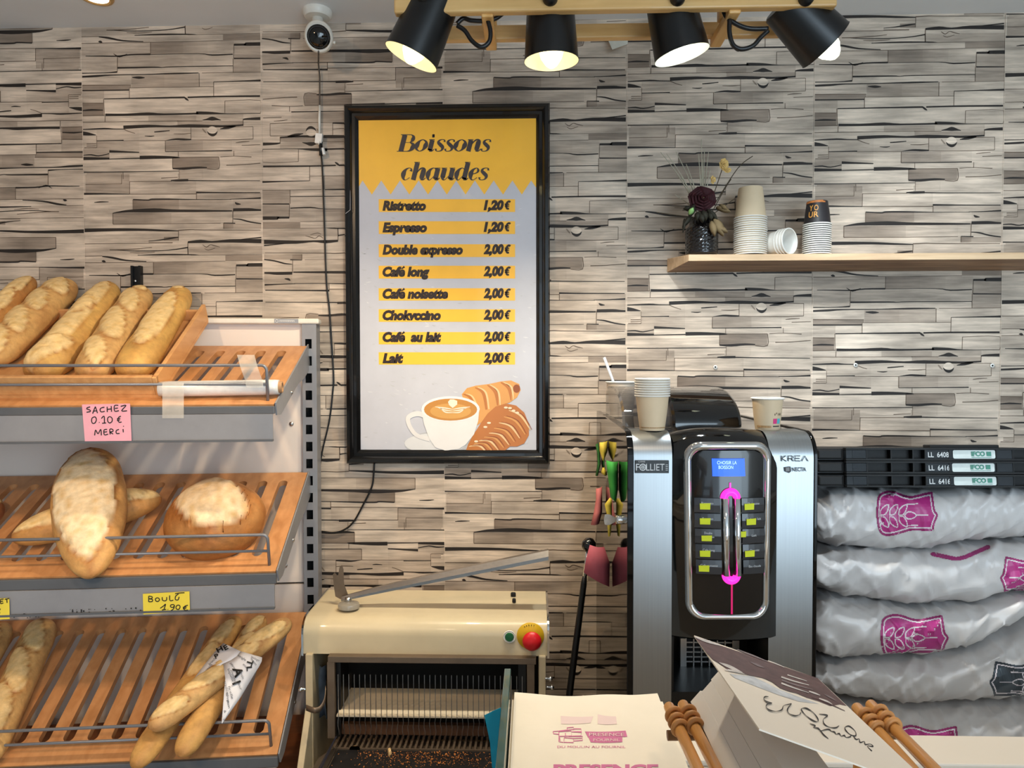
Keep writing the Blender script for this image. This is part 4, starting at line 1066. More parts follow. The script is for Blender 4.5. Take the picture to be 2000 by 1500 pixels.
# strokes read in the magnified view of the photograph (3.03 x)
pink = [[(534,893),(517,898),(514,905),(532,912),(534,920),(512,925)], [(548,933),(562,897),(566,897),(577,930)], [(552,918),(573,916)], [(618,895),(598,900),(592,912),(600,923),(620,919)], [(634,892),(635,924)], [(634,908),(658,905)], [(658,888),(660,922)],
        [(700,884),(678,886),(679,918),(704,915)], [(680,902),(698,900)], [(714,890),(746,884),(720,916),(752,916)],
        [(560,952),(546,958),(542,975),(548,990),(562,988),(570,970),(566,955),(558,952)], [(586,984),(589,986)], [(600,962),(616,948),(618,990)], [(604,990),(628,988)], [(650,950),(638,958),(638,978),(648,988),(662,980),(664,962),(652,950)], [(716,948),(702,955),(698,972),(706,984),(720,982)], [(692,964),(712,961)], [(692,973),(710,970)],
        [(560,1062),(566,1030),(580,1052),(596,1026),(600,1062)], [(634,1026),(616,1030),(618,1058),(640,1054)], [(618,1042),(634,1040)], [(652,1056),(650,1026),(666,1026),(668,1038),(652,1042),(670,1054)], [(704,1026),(688,1034),(690,1050),(708,1050)], [(728,1024),(730,1044)], [(730,1006),(732,1010)]]
note(1, [(160, 790), (254, 788), (257, 862), (166, 864)], rgb(222, 158, 172), 'pink handwritten note SACHEZ 0.10€ MERCI stuck under the top shelf', sc_(pink, 0, 500, .33), 2.0)
boul = [[(880,922),(880,956)], [(880,922),(900,926),(898,936),(882,938),(902,942),(900,954),(880,956)], [(930,932),(920,938),(922,950),(934,954),(944,944),(938,934),(930,932)], [(960,928),(962,946),(976,950),(986,944),(986,928)], [(1004,918),(1006,948),(1026,946)], [(1056,910),(1040,922),(1038,942),(1054,944),(1060,926)], [(1036,908),(1060,904),(1092,902)],
        [(948,994),(968,980),(980,970),(970,1002)], [(958,1004),(984,1000)], [(992,1000),(995,1002)], [(1030,972),(1012,974),(1010,986),(1026,988),(1032,974),(1028,996),(1012,1008)], [(1050,976),(1042,984),(1044,998),(1058,1000),(1066,986),(1060,976),(1050,976)], [(1112,976),(1094,982),(1088,996),(1096,1006),(1112,1004)], [(1082,988),(1104,986)], [(1082,996),(1102,994)]]
note(2, [(279, 1160), (370, 1155), (371, 1194), (280, 1200)], rgb(222, 200, 66), 'yellow handwritten note BOULD 1.90€ below the boule', sc_(boul, 0, 860, .33), 1.9)
et = [[(22,940),(2,944),(4,966),(20,962)], [(4,954),(18,952)], [(28,942),(54,936)], [(40,940),(42,962)], [(4,998),(-8,1006),(-8,1018),(2,1022)], [(-12,1008),(0,1008)]]
note(2, [(-60, 1172), (18, 1168), (19, 1209), (-60, 1213)], rgb(222, 200, 66), 'yellow handwritten note cut off by the left edge', sc_(et, 0, 860, .33), 1.9)
f_ = WGi @ PL[2].pt(0, PL[2].L, 0)
m = MB(); rg = random.Random(5)
for cx, n in ((28, 5), (52, 8), (78, 4), (145, 6), (166, 6), (215, 7), (185, 2), (252, 3), (266, 2), (425, 1)):
    for i in range(n):
        x, y = cx+rg.uniform(-9, 9), (1206 if cx < 100 else 1199)-rg.uniform(0, 8)-(cx-100)*.02
        c = hit(x, y, G(0, f_.y-.0108, 1.2), GN)
        m.disc(frame(c, GN), rg.uniform(.0008, .0022), 7)
g_ = m.build('glue_specks', INK, rack); g_['kind'] = 'stuff'

# ================================================================ BREAD SLICER
ivory = mat('ivory_enamel', rgb(208, 192, 158), .32, nz=(14, .06), coat=.3)
grime = mat('ivory_side', rgb(196, 180, 148), .45, nz=(18, .14))
brnst = mat('browned_steel', rgb(120, 104, 88), .4, .55, nz=(20, .15))
dF_, dB_ = 1.75, 1.975
xl, xr = P(590, 1240, dF_).x, P(1072, 1240, dF_).x
zbot, ztop = P(830, 1279, dF_).z, P(830, 1153, dB_).z
yF_, yB_ = CAMY+dF_, CAMY+dB_
sl = thing('bread_slicer', 'ivory enamelled bread slicing machine with a row of blades under the menu board', 'bread slicer', ((xl+xr)/2, (yF_+yB_)/2, 0))
sec = [(yF_, zbot), (yF_, ztop-.045)] + [(yF_+.040-.040*math.cos(a), ztop-.045+.040*math.sin(a)) for a in [i*PI/2/8 for i in range(1, 8)]] + [(yF_+.055, ztop-.004), (yB_, ztop), (yB_, zbot)]
m = MB(); m.hexa([(xl+.003, y, z) for y, z in sec], [(xr-.003, y, z) for y, z in sec])
m.build('hood', ivory, sl, smooth=True, angle=30)
for x in (xl, xr-.003):
    s2 = [(y-(.004 if i < 10 else 0), z+(.004 if z > zbot+.01 else -.004)) for i, (y, z) in enumerate(sec)]
    m = MB(); m.hexa([(x-.001, y, z) for y, z in s2], [(x+.004, y, z) for y, z in s2]); m.build('hood_edge', CHROME, sl)
# side cheeks, legs
for x0, x1 in ((P(597, 1400, 1.74).x, P(611, 1400, 1.74).x), (P(1052, 1300, 1.75).x, P(1066, 1300, 1.75).x)):
    MB().box(x0, x1, yF_-.01, yB_-.01, .16, zbot+.002).build('side_cheek', grime, sl, bevel=.002)
x0 = P(597, 1400, 1.74).x
MB().hexa([(x0, yF_-.012, .16), (x0, yF_-.012, zbot-.13), (x0, yF_-.10, .50), (x0, yF_-.42, .44), (x0, yF_-.42, .16)], [(x0+.016, yF_-.012, .16), (x0+.016, yF_-.012, zbot-.13), (x0+.016, yF_-.10, .50), (x0+.016, yF_-.42, .44), (x0+.016, yF_-.42, .16)]).build('table_cheek', grime, sl, bevel=.002)
for x in (P(597, 1400, 1.74).x+.01, P(1066, 1300, 1.75).x-.03):
    for y in (yF_-.36, yB_-.06):
        MB().box(x, x+.03, y, y+.03, 0, .17).build('leg', brnst, sl)
MB().box(P(597, 1400, 1.74).x+.017, P(1052, 1300, 1.75).x-.001, yF_-.40, yB_-.012, .16, .46).build('machine_base', grime, sl)
m = MB(); xi0, xi1 = P(640, 1400, 1.73).x, P(1045, 1400, 1.73).x
m.box(P(611, 1400, 1.74).x, P(1052, 1300, 1.75).x, yB_-.022, yB_-.013, .46, zbot)
m.build('rear_plate', mat('dark_interior', rgb(26, 24, 22), .8), sl)
zft = P(830, 1284, 1.73).z; zfb = P(830, 1296, 1.73).z; yf = CAMY+1.73
MB().box(P(640, 1290, 1.73).x, P(1047, 1290, 1.73).x, yf, yf+.02, zfb, zft).build('blade_frame_bar', brnst, sl, bevel=.001)
for a, b in ((638, 653), (1029, 1044)):
    MB().box(P(a, 1300, 1.73).x, P(b, 1300, 1.73).x, yf+.002, yf+.016, P(830, 1446, 1.73).z, zfb-.0005).build('blade_frame_post', brnst, sl, bevel=.001)
for x0, x1 in ((P(655, 1300, 1.745).x, P(664, 1300, 1.745).x), (P(1012, 1300, 1.745).x, P(1027, 1300, 1.745).x)):
    MB().box(x0, x1, yf+.02, yf+.10, P(830, 1450, 1.75).z, zfb).build('guide_plate', BLACK, sl)
# pale bread rest behind the blades
xA_, xB_ = P(653, 1398, 1.72).x+.004, P(1024, 1398, 1.72).x
z1, z2 = P(830, 1399, 1.725).z, P(830, 1345, 1.865).z
m = MB(); y1, y2 = CAMY+1.725, CAMY+1.865
m.hexa([(xA_, y1, z1), (xB_, y1, z1), (xB_, y2, z2), (xA_, y2, z2)], [(xA_, y1, z1-.004), (xB_, y1, z1-.004), (xB_, y2, z2-.004), (xA_, y2, z2-.004)])
m.build('bread_rest', mat('pale_rest', rgb(226, 212, 186), .55, nz=(20, .06)), sl)
blade = mat('saw_blade', (.35, .33, .31, 1), .28, 1, nz=(60, .3))
n_ = 35
for i in range(n_):
    x = P(662, 1400, 1.722).x + (P(1020, 1400, 1.722).x-P(662, 1400, 1.722).x)*i/(n_-1)
    m = MB(); pts = []
    for j in range(15):
        zz = P(830, 1318, 1.72).z + (P(830, 1436, 1.72).z-P(830, 1318, 1.72).z)*j/14
        wv = .0016*math.sin(j*1.5+i*.4) if zz < z1-.004 else 0
        pts.append((x+wv, yf-.012, zz))
    m.grid([[Vector((a-.0007, b, c)) for a, b, c in pts], [Vector((a+.0007, b, c)) for a, b, c in pts]], 0, None, False)
    m.build('saw_blade', blade, sl, solid=.003)
MB().box(xA_, xB_, yf+.03, yf+.045, P(830, 1440, 1.75).z, P(830, 1420, 1.75).z).build('rear_comb', mat('wood_grimy', rgb(92, 62, 40), .7, nz=(50, .3)), sl)
m = MB()
zc = P(830, 1447, 1.735).z
for i in range(n_+1):
    x = xA_+(xB_-xA_)*i/n_
    m.box(x-.0028, x+.0028, yf-.030, yf+.03, zc-.012, zc)
m.box(xA_, xB_, yf-.034, yf-.030, zc-.02, zc).box(xA_, xB_, yf-.03, yf+.03, zc-.022, zc-.014)
m.build('slotted_comb', brnst, sl)
# black loading table
zt = zc-.003
tb = mat('worn_black_table', rgb(30, 29, 30), .38, nz=(24, .35))
xa_, xb_ = P(658, 1460, 1.69).x, P(1024, 1460, 1.69).x
MB().box(xa_, xb_, yf-.40, yf-.0345, zt-.012, zt).build('loading_table', tb, sl, bevel=.001)
m = MB()
m.hexa([(xa_-.052, yf-.02, zt-.03), (xa_-.002, yf-.02, zt+.004), (xa_-.002, yf-.40, zt+.004), (xa_-.052, yf-.40, zt-.03)], [(xa_-.052, yf-.02, zt-.035), (xa_-.002, yf-.02, zt-.001), (xa_-.002, yf-.40, zt-.001), (xa_-.052, yf-.40, zt-.035)])
m.build('side_chute', mat('scuffed_steel', rgb(112, 98, 86), .35, .5, nz=(30, .3)), sl)
m = MB(); m.hexa([(xa_-.022, yf-.03, zt+.002), (xa_-.006, yf-.03, zt+.030), (xa_-.004, yf-.40, zt+.012), (xa_-.022, yf-.40, zt+.002)], [(xa_-.018, yf-.03, zt+.002), (xa_-.002, yf-.03, zt+.030), (xa_, yf-.40, zt+.012), (xa_-.018, yf-.40, zt+.002)])
m.build('table_rail', mat('dark_blue_plastic', rgb(28, 30, 44), .4), sl)
# hook, hanging bag, bolts
hk = [P(598, 1382, 1.70), P(612, 1387, 1.685), P(624, 1385, 1.69), P(634, 1368, 1.70), P(636, 1345, 1.72)]
MB().grid([[p+Vector((0, 0, .007)) for p in spline([tuple(q) for q in hk], 4) for p in [Vector(p)]], [p-Vector((0, 0, .007)) for p in spline([tuple(q) for q in hk], 4) for p in [Vector(p)]]]).build('strap_hook', brnst, sl, solid=.002)
for px, py in ((592, 1346), (1073, 1342), (1070, 1325)):
    b_ = P(px, py, 1.74)
    s_ = -1 if px < 800 else 1
    MB().lathe([(0, .012), (.004, .011), (.0065, .007), (.006, .003), (.004, 0), (.004, -.006)], frame(b_, (s_, -.2, 0)), 14).build('bolt', CHROME, sl, smooth=True)
bg = MB(); rg = random.Random(2)
g = [[P(x+(y-1280)*sk, y, 1.80)+Vector((0, .012*math.sin(i*1.7+j), 0)) for i, x in enumerate((614, 620, 626, 631, 636))] for j, (y, sk) in enumerate(((1300, 0), (1325, -.02), (1350, -.03), (1375, 0), (1400, .04)))]
bg.grid(g); bg.build('hanging_rag', mat('blue_grey_rag', rgb(70, 82, 96), .8, nz=(40, .3)), sl, solid=.002)
# buttons
dn = Vector((0, -1, 0))
o = P(995, 1243, 1.75)
gb = MB(); gb.lathe([(.0118, .002), (.0150, .004), (.0155, 0)], frame(o, dn), 28, 0).lathe([(.0112, .004), (.0118, .002)], frame(o, dn), 28, 0); ring = gb.build('start_button_ring', WHITE, sl, smooth=True)
MB().lathe([(0, .0085), (.0095, .008), (.0112, .005), (.0112, .001)], frame(o, dn), 28).build('start_button', mat('green_button', rgb(22, 92, 52), .35, nz=(20, .05)), ring, smooth=True)
o = P(1036, 1242, 1.75)
yl = MB(); yl.lathe([(0, .0016), (.0335, .0016), (.0340, 0)], frame(o, dn), 40); plate_ = yl.build('stop_plate', mat('yellow_plate', rgb(216, 174, 34), .4, nz=(20, .05)), sl)
o2 = P(1039, 1246, 1.75)
MB().lathe([(0, .034), (.012, .033), (.020, .029), (.0235, .023), (.0225, .018), (.012, .016), (.011, .0016)], frame(o2, dn), 36).build('stop_button', mat('red_mushroom', rgb(214, 30, 38), .35, nz=(20, .05)), plate_, smooth=True)
m = MB()
for i, ch in enumerate('ARRET'):
    a = -.42+.21*i; V, Fc, q0, q1 = text2d(ch, .03, 0)
    cx, cz = o.x+.0285*math.sin(a-.12), o.z+.0275*math.cos(a-.12)
    k = .0048
    m.add([Vector((cx+((x-(q0+q1)/2)*k)*math.cos(a-.12)+(y-.34)*k*math.sin(a-.12), o.y-.0022, cz-((x-(q0+q1)/2)*k)*math.sin(a-.12)+(y-.34)*k*math.cos(a-.12))) for x, y in V], Fc)
m.build('stop_lettering', INK, plate_)
for px, py in ((1001, 1161), (1004, 1166), (1004, 1179)):
    d_b = 1.93 if py < 1170 else 1.88
    c_ = P(px, py, d_b); c_.z = ztop
    MB().lathe([(0, .010), (.004, .010), (.005, .007), (.005, 0)], Matrix.Translation(c_), 8).build('bolt', INK, sl)
# bag-blower arm lying over the hood
dA = 1.84
arm = [P(668, 1168, dA), P(760, 1146, dA-.0), P(880, 1120, dA-.01), P(1071, 1081, dA-.03)]
wv = [.008, .012, .015, .0165]
aluv = mat('worn_aluminium', (.44, .42, .40, 1), .22, 1, nz=(30, .1), stretch=(1, 8, 8))
m = MB(); rows = []
for p, w_ in zip(spline([tuple(q) for q in arm], 6), spline([(x,) for x in wv], 6)):
    p = Vector(p); w_ = w_[0]
    rows.append([p+Vector((0, a*w_*1.1, b*w_)) for a, b in ((-1.0, -.75), (-1.0, -.2), (-.45, .62), (.45, .62), (1, -.2), (1, -.75), (.86, -.75), (.8, -.2), (.36, .50), (-.36, .50), (-.86, -.2), (-.88, -.75))])
m.grid(rows, 0, None, False, True)
m.add(rows[-1], [tuple(range(12))])
lv = m.build('bag_arm', aluv, sl)
m = MB()
fk = [(650, 1122), (654, 1118), (660, 1126), (663, 1108), (668, 1103), (671, 1112), (672, 1140), (680, 1162), (668, 1172), (655, 1165), (652, 1145)]
m.hexa([P(x, y, dA+.012) for x, y in fk], [P(x, y, dA+.015) for x, y in fk]); m.build('arm_fork', brnst, lv)
c_ = P(681, 1172, dA-.02); c_.z = ztop
m = MB(); m.lathe([(.024, .002), (.0245, .010), (.023, .014), (.012, .016), (0, .016)], Matrix.Translation(c_), 24, sx=1.15); m.build('arm_pad', mat('clear_pad', rgb(196, 190, 176), .12, trans=.5, coat=.5), lv, smooth=True)
MB().tube([c_+Vector((-.004, .01, .014)), c_+Vector((-.004, .012, .026))], .009, 14).build('arm_pivot', STEEL, lv)
# gear lever with black ball
o = P(1150, 1064, 1.70); e_ = P(1111, 1365, 1.74)
e2 = o+(e_-o)*1.75
m = MB(); m.lathe([(0, .0175), (.010, .0145), (.0160, .007), (.0175, 0), (.0160, -.008), (.011, -.0145), (.006, -.017)], frame(o, o-e_), 24); kn = m.build('lever_ball', GLOSS, sl, smooth=True)
MB().tube([o+(e_-o)*.04, o+(e_-o)*.20], .0052, 12).build('lever_tip', CHROME, sl)
MB().tube([o+(e_-o)*.20, o+(e_-o)*.25, e_, e2], [.0054, .0075, .0085, .0085], 12).build('lever_rod', BLACK, sl)
zz_ = e2.z
MB().box(P(1066, 1300, 1.75).x-.002, e2.x+.02, e2.y-.015, e2.y+.015, zz_-.02, zz_+.02).build('lever_pivot', brnst, sl)
# crumbs
cm = mat('bread_crumbs', rgb(196, 124, 62), .8, nz=(80, .4))
m = MB(); rg = random.Random(11)
for i in range(900):
    if i < 620:
        px = rg.gauss(835, 70); py = rg.choice((1462, 1470, 1478, 1488))+rg.gauss(0, 4) + (px-835)*.01
    else: px, py = rg.uniform(690, 960), rg.uniform(1452, 1500)
    c_ = hit(px, min(1560, max(1455, py)), Vector((0, 0, zt)), Vector((0, 0, 1)))
    if not (xa_+.005 < c_.x < xb_-.005 and c_.y < yf-.04): continue
    s_ = rg.choice((.0010, .0014, .002, .0034 if rg.random() < .25 else .0014))
    a, b, e = (Vector((rg.uniform(-1, 1), rg.uniform(-1, 1), rg.uniform(-.2, .6))).normalized()*s_ for _ in range(3))
    c_ = c_+Vector((0, 0, s_*.5))
    m.add([c_+a, c_+b, c_+e, c_-a*.8+Vector((0, 0, s_*.4)), c_-b*.7], [(0, 1, 2), (0, 2, 3), (2, 3, 4), (0, 1, 4), (1, 2, 4), (0, 3, 4)])
tag(m.build('crumbs', cm), 'brown bread crumbs scattered over the black slicer table', 'crumbs', None, 'stuff')
pk = mat('crust_piece', rgb(226, 190, 136), .7, nz=(60, .15))
for pts, lb in (([(690, 1446), (698, 1436), (711, 1436), (711, 1444), (703, 1453), (696, 1453)], 'pale crust chip at the left foot of the slicer blades'), ([(757, 1465), (763, 1462), (765, 1470), (759, 1475)], 'small crust chip among the crumbs on the slicer table')):
    q_ = [hit(x, y, Vector((0, 0, zt+.004)), Vector((0, 0, 1))) for x, y in pts]
    q_ = [Vector((p.x, min(p.y, yf-.036), p.z)) for p in q_]
    cc = sum(q_, Vector())/len(q_)
    m = MB(); k = len(q_)
    m.add(q_+[cc+(p-cc)*.75+Vector((0, 0, .005)) for p in q_]+[cc+Vector((0, 0, .007)), ]+[p-Vector((0, 0, .0036)) for p in q_], [(i, (i+1) % k, k+(i+1) % k, k+i) for i in range(k)]+[(k+i, k+(i+1) % k, 2*k) for i in range(k)]+[(2*k+1+i, 2*k+1+(i+1) % k, (i+1) % k, i) for i in range(k)])
    tag(m.build('crust_chip', pk, smooth=True), lb, 'crust', 'crust chips on the slicer table')

# ================================================================ COFFEE MACHINE
dM = 1.36; yM = CAMY+dM
xL, xR = P(1225, 1000, dM).x, P(1596, 1000, dM).x
zT = P(1300, 842, 1.40).z
zB = .84; yK = CAMY+2.01
cmn = thing('coffee_machine', 'tall black and brushed steel automatic coffee machine with a blue screen', 'coffee machine', ((xL+xR)/2, (yM+yK)/2, .46))
def pm(py): return P(1400, py, dM).z
zL = .46
def sidesec(y0, r, z1, yk=yK, zB=zL): return [(y0, zB), (y0, z1-r)]+[(y0+r-r*math.cos(a), z1-r+r*math.sin(a)) for a in [i*PI/2/10 for i in range(1, 11)]]+[(yk, z1), (yk, zB)]
SIDE = mat('side_gloss_black', rgb(9, 8, 8), .05, nz=(5, .05), ior=1.36)
# black carcass: side shells
for x0, x1 in ((xL, P(1237, 1000, dM).x), (P(1589, 1000, dM).x, xR)):
    s_ = sidesec(yM-.002, .052, zT+.002)
    m = MB(); m.hexa([(x0, y, z) for y, z in s_], [(x1, y, z) for y, z in s_]); m.build('side_shell', SIDE, cmn, smooth=True, angle=30, bevel=.0012)
tw = mat('brushed_silver', (.335, .352, .362, 1), .38, 1, nz=(3, .06), stretch=(160, 1, 1))
def tower(px0, px1):
    x0, x1 = P(px0, 1000, dM).x+.0005, P(px1, 1000, dM).x-.0005
    s_ = sidesec(yM, .050, zT)[:12]
    back = [(y+.02, z) for y, z in s_]
    back = [(y+.006*(1 if i < 2 else 0), z-.006*(1 if i > 1 else 0)) for i, (y, z) in enumerate(s_)]
    m = MB(); m.grid([[Vector((x0, y, z)) for y, z in s_], [Vector((x1, y, z)) for y, z in s_]], 0, None, True)
    m.quad((x0, s_[-1][0], zT), (x1, s_[-1][0], zT), (x1, s_[-1][0]+.05, zT), (x0, s_[-1][0]+.05, zT))
    return m.build('steel_tower', tw, cmn, smooth=True, angle=50)
t1 = tower(1237, 1313); t2 = tower(1502, 1589)
xC0, xC1 = P(1313, 1000, dM).x, P(1517, 1000, dM).x
# top deck and inner carcass
m = MB(); m.box(xL+.012, P(1589, 1000, dM).x-.001, yM+.075, yK-.001, zT-.03, zT-.001)
m.build('top_deck', GLOSS, cmn, bevel=.002)
m = MB(); m.box(P(1237, 1000, dM).x+.001, xC0-.002, yM+.012, yM+.26, zB, zT-.055).box(xC1+.002, P(1589, 1000, dM).x-.001, yM+.012, yM+.26, zB, zT-.055)
m.box(P(1237, 1000, dM).x+.001, P(1589, 1000, dM).x-.001, yM+.26, yK-.004, zL, zT-.031).box(P(1237, 1000, dM).x+.001, P(1589, 1000, dM).x-.001, yM+.03, yM+.259, zL, zB-.0005)
m.build('carcass', BLACK, cmn)
# bulging black front door
zd = pm(1245); zdt = P(1400, 833, 1.42).z
def bulge(x): k = (x-(xC0+xC1)/2)/((xC1-xC0)/2); return -.020*(1-k*k)
rows = []
xs = [xC0+(xC1-xC0)*i/24 for i in range(25)]
r_ = .060
for x in xs:
    k = (x-(xC0+xC1)/2)/((xC1-xC0)/2)
    z1 = zdt-.014*abs(k)**3
    b = bulge(x)
    col = [Vector((x, yM+.055, zd)), Vector((x, yM+b+.004, zd)), Vector((x, yM+b, zd+.004)), Vector((x, yM+b, z1-r_))]
    col += [Vector((x, yM+b+r_-r_*math.cos(a), z1-r_+r_*math.sin(a))) for a in [i*PI/2/10 for i in range(1, 11)]]
    col += [Vector((x, yM+.16, z1-.002)), Vector((x, yM+.30, z1-.02))]
    rows.append(col)
m = MB(); m.grid(rows)
for rr in (rows[0], rows[-1]):
    m.add(rr+[Vector((rr[0].x, yM+.30, zd))], [tuple(range(len(rr)+1))])
door = m.build('front_door', GLOSS, cmn, smooth=True, angle=50)
dX = lambda px, py=1000: P(px, py, dM-.018).x
dZ = lambda py, px=1425: P(px, py, dM-.018).z
def onD(px, py, lift=0):
    x, z = dX(px, py), dZ(py, px)
    return Vector((x, yM+bulge(x)-lift, z))
# chrome ring
def rring(x0, x1, z0, z1, r, inset=0, n=8):
    out = []
    for cx, cz, a0 in ((x1-r, z1-r, 0), (x0+r, z1-r, PI/2), (x0+r, z0+r, PI), (x1-r, z0+r, 1.5*PI)):
        for i in range(n+1):
            a = a0+PI/2*i/n
            out.append((cx+r*math.cos(a), cz+r*math.sin(a)))
    return out
ox0, ox1, oz0, oz1 = 1336, 1511, 1211, 863
def ringpts(ins, r, lift, skew=5):
    pts = rring(ox0+ins, ox1-ins, ox0, 1, 1) if 0 else rring(ox0+ins, ox1-ins, -(oz0-ins*.85), -(oz1+ins*1.1), r)
    res = []
    for px, nz_ in pts:
        py = -nz_
        px = px + (1423-px)/90*skew*((py-863)/348)
        res.append(onD(px, py, lift))
    return res
m = MB()
L_ = [ringpts(0, 34, .0), ringpts(2.5, 33, .006), ringpts(7.5, 30, .0085), ringpts(12.5, 27, .006), ringpts(15, 25, .001)]
m.grid(L_, 0, None, True, True)
m.build('chrome_surround', CHROME, door, smooth=True, angle=60)
gl = mat('panel_black', rgb(9, 9, 11), .12, coat=.4, nz=(5, .05))
m = MB(); rows = []
for j in range(41):
    py = 880+(1199.5-880)*j/40
    e0, e1 = min(j, 40-j), 0
    k = max(0, 1-min(py-880, 1199.5-py)/24); ins = 24*(1-math.sqrt(max(0, 1-k*k)))
    sk = 5*((py-863)/348)
    xa__, xb__ = 1349+ins+sk, 1498-ins-sk*.8
    rows.append([onD(xa__+(xb__-xa__)*i/24, py, .0012) for i in range(25)])
m.grid(rows)
m.build('panel_inset', gl, door)
# screen
scr = mat('blue_screen', rgb(20, 60, 220), .3, emis=(.02, .14, 1, 1), es=1.0, nz=(4, .05))
m = MB(); m.grid([[onD(1389+(64)*i/6+(1.5*j), 895+34.5*j, .0035) for i in range(7)] for j in (0, 1)], 0, None, False)
s0 = m.build('display', scr, door)
scw = mat('screen_text', (.6, .85, 1, 1), .4, emis=(.45, .75, 1, 1), es=.9)
m = MB(); fD = lambda x, y: onD(x, y, .0046)
m.text('CHOISIR LA', 1399, 1437, 906, 6.5, fD); m.text('BOISSON', 1402, 1430, 915, 6.5, fD)
m.build('display_text', scw, s0)
# magenta lights, chrome bars
mg = mat('magenta_light', rgb(240, 20, 150), .3, emis=(1, .03, .42, 1), es=1.5, nz=(60, .3))
m = MB(); m.grid([[onD(1425+r2*math.cos(a), 972-r2*1.0*math.sin(a), .004+(.006 if r2 in (9, 15) else 0)) for a in [PI*i/16 for i in range(17)]] for r2 in (5, 9, 15, 20)])
m.grid([[onD(1423, y, .003) for y in (942, 950, 958)], [onD(1426.5, y, .003) for y in (942, 950, 958)]], 0, None, False)
m.build('magenta_light', mg, door)
m = MB(); m.grid([[onD(1427+r2*math.cos(a), 1121+r2*1.0*math.sin(a), .004+(.006 if r2 in (9, 14) else 0)) for a in [PI*i/16 for i in range(17)]] for r2 in (3, 9, 14, 19)])
m.build('magenta_light', mg, door)
m = MB(); m.grid([[onD(1426.4, y, .0022) for y in (1139, 1170, 1198)], [onD(1430, y, .0022) for y in (1139, 1170, 1198)]], 0, None, False)
m.build('magenta_strip', mat('magenta_strip', rgb(190, 20, 90), .3, emis=(.7, .02, .16, 1), es=.5), door)
for a, b in ((1408, 1422), (1431, 1444)):
    m = MB(); c0_, c1_ = (a+b)/2, (a+b)/2+2.5
    m.tube([onD(c0_, 972, .006), onD(c1_, 1122, .006)], .0063, 16); m.build('chrome_bar', CHROME, door)
btn = mat('button_smoke', rgb(48, 50, 54), .25, coat=.5, nz=(10, .1))
lbl = mat('label_white', rgb(210, 212, 214), .5)
stik = mat('yellow_sticker', rgb(214, 222, 36), .6, nz=(40, .06))
names = (('Ristretto', 'Espresso', 'Double', 'Café long', 'Café noisette'), ('Chokvccino', 'Café au lait', 'Lait', 'Chocolat', 'Eau chaude'))
stc = (((1376, 988, 20, 12), (1376, 1017, 20, 12), (1379, 1050, 20, 11), (1376, 1080, 20, 12), (1374, 1109, 20, 12)), ((1462, 988.5, 20, 12), (1466, 1018, 20, 12), (1445.5, 1042, 20, 11), (1463, 1080, 20, 12), None))
nmy = ((984, 1014, 1042, 1075, 1105), (985, 1015, 1047, 1076, 1107))
for c_ in (0, 1):
    for r in range(5):
        y0, y1 = 972+r*30.1, 972+r*30.1+28.6
        x0, x1 = ((1356, 1405) if c_ == 0 else (1447, 1494))
        sh_ = r*.8
        m = MB()
        m.grid([[onD(x0+sh_+(x1-x0)*i/4, y, l) for i in range(5)] for y, l in ((y0, .001), (y0+.6, .004), (y0+14, .0052), (y1-.6, .004), (y1, .001))], 0, None, False)
        bt = m.build('drink_button', btn, door)
        nm = names[c_][r]
        m = MB(); wd = len(nm)*2.5; cx = (x0+x1)/2+sh_
        if nm == 'Lait': cx = 1472
        m.text(nm.replace('é', 'e'), cx-wd/2, cx+wd/2, nmy[c_][r], 4.2, lambda x, y: onD(x, y, .0060))
        if nm == 'Double': m.text('expresso', cx-11, cx+11, 1049, 4.0, lambda x, y: onD(x, y, .0060))
        m.build('button_label', lbl, bt)
        st_ = stc[c_][r]
        if st_:
            cx, cy, sw, s_h = st_
            m = MB(); m.quad(onD(cx-sw/2, cy-s_h/2+.6, .0068), onD(cx+sw/2, cy-s_h/2-.4, .0068), onD(cx+sw/2-.5, cy+s_h/2, .0068), onD(cx-sw/2+.4, cy+s_h/2+.3, .0068)); m.build('yellow_sticker', stik, bt)
# dispensing bay
zb_ = zB+.03
m = MB()
m.box(xC0+.001, xC1-.001, yM+.16, yM+.17, zB, zd+.02).box(xC0+.001, xC0+.006, yM+.012, yM+.16, zB, zd).box(xC1-.006, xC1-.001, yM+.012, yM+.16, zB, zd).box(xC0, xC1, yM+.01, yM+.16, zB, zb_)
m.build('dispensing_bay', BLACK, cmn)
m = MB(); gx0, gx1 = P(1346, 1300, 1.46).x, P(1440, 1300, 1.46).x
gz0, gz1 = P(1400, 1335, 1.46).z, P(1400, 1258, 1.46).z
yg = yM+.14
m.box(gx0-.012, gx0, yg-.012, yg, gz0, gz1).box(gx1, gx1+.012, yg-.012, yg, gz0, gz1).box(gx0-.012, gx1+.012, yg-.02, yg, gz0-.012, gz0)
for i in range(9): m.box(gx0, gx1, yg-.006, yg-.003, gz0+(gz1-gz0)*i/8-.0012, gz0+(gz1-gz0)*i/8+.0012)
for i in range(7):
    x = gx0+(gx1-gx0)*i/6; m.box(x-.0012, x+.0012, yg-.009, yg-.006, gz0, gz1)
m.build('cup_grille', STEEL, cmn)
m = MB(); m.box(P(1335, 1340, 1.44).x, P(1500, 1340, 1.44).x, yM+.05, yM+.135, gz0-.028, gz0-.016); m.build('drip_grid', STEEL, cmn, bevel=.001)
for x in (P(1405, 1260, 1.42).x, P(1440, 1260, 1.42).x): MB().tube([(x, yM+.07, zd+.01), (x, yM+.07, zd-.022)], .006, 14).build('spout', BLACK, cmn)
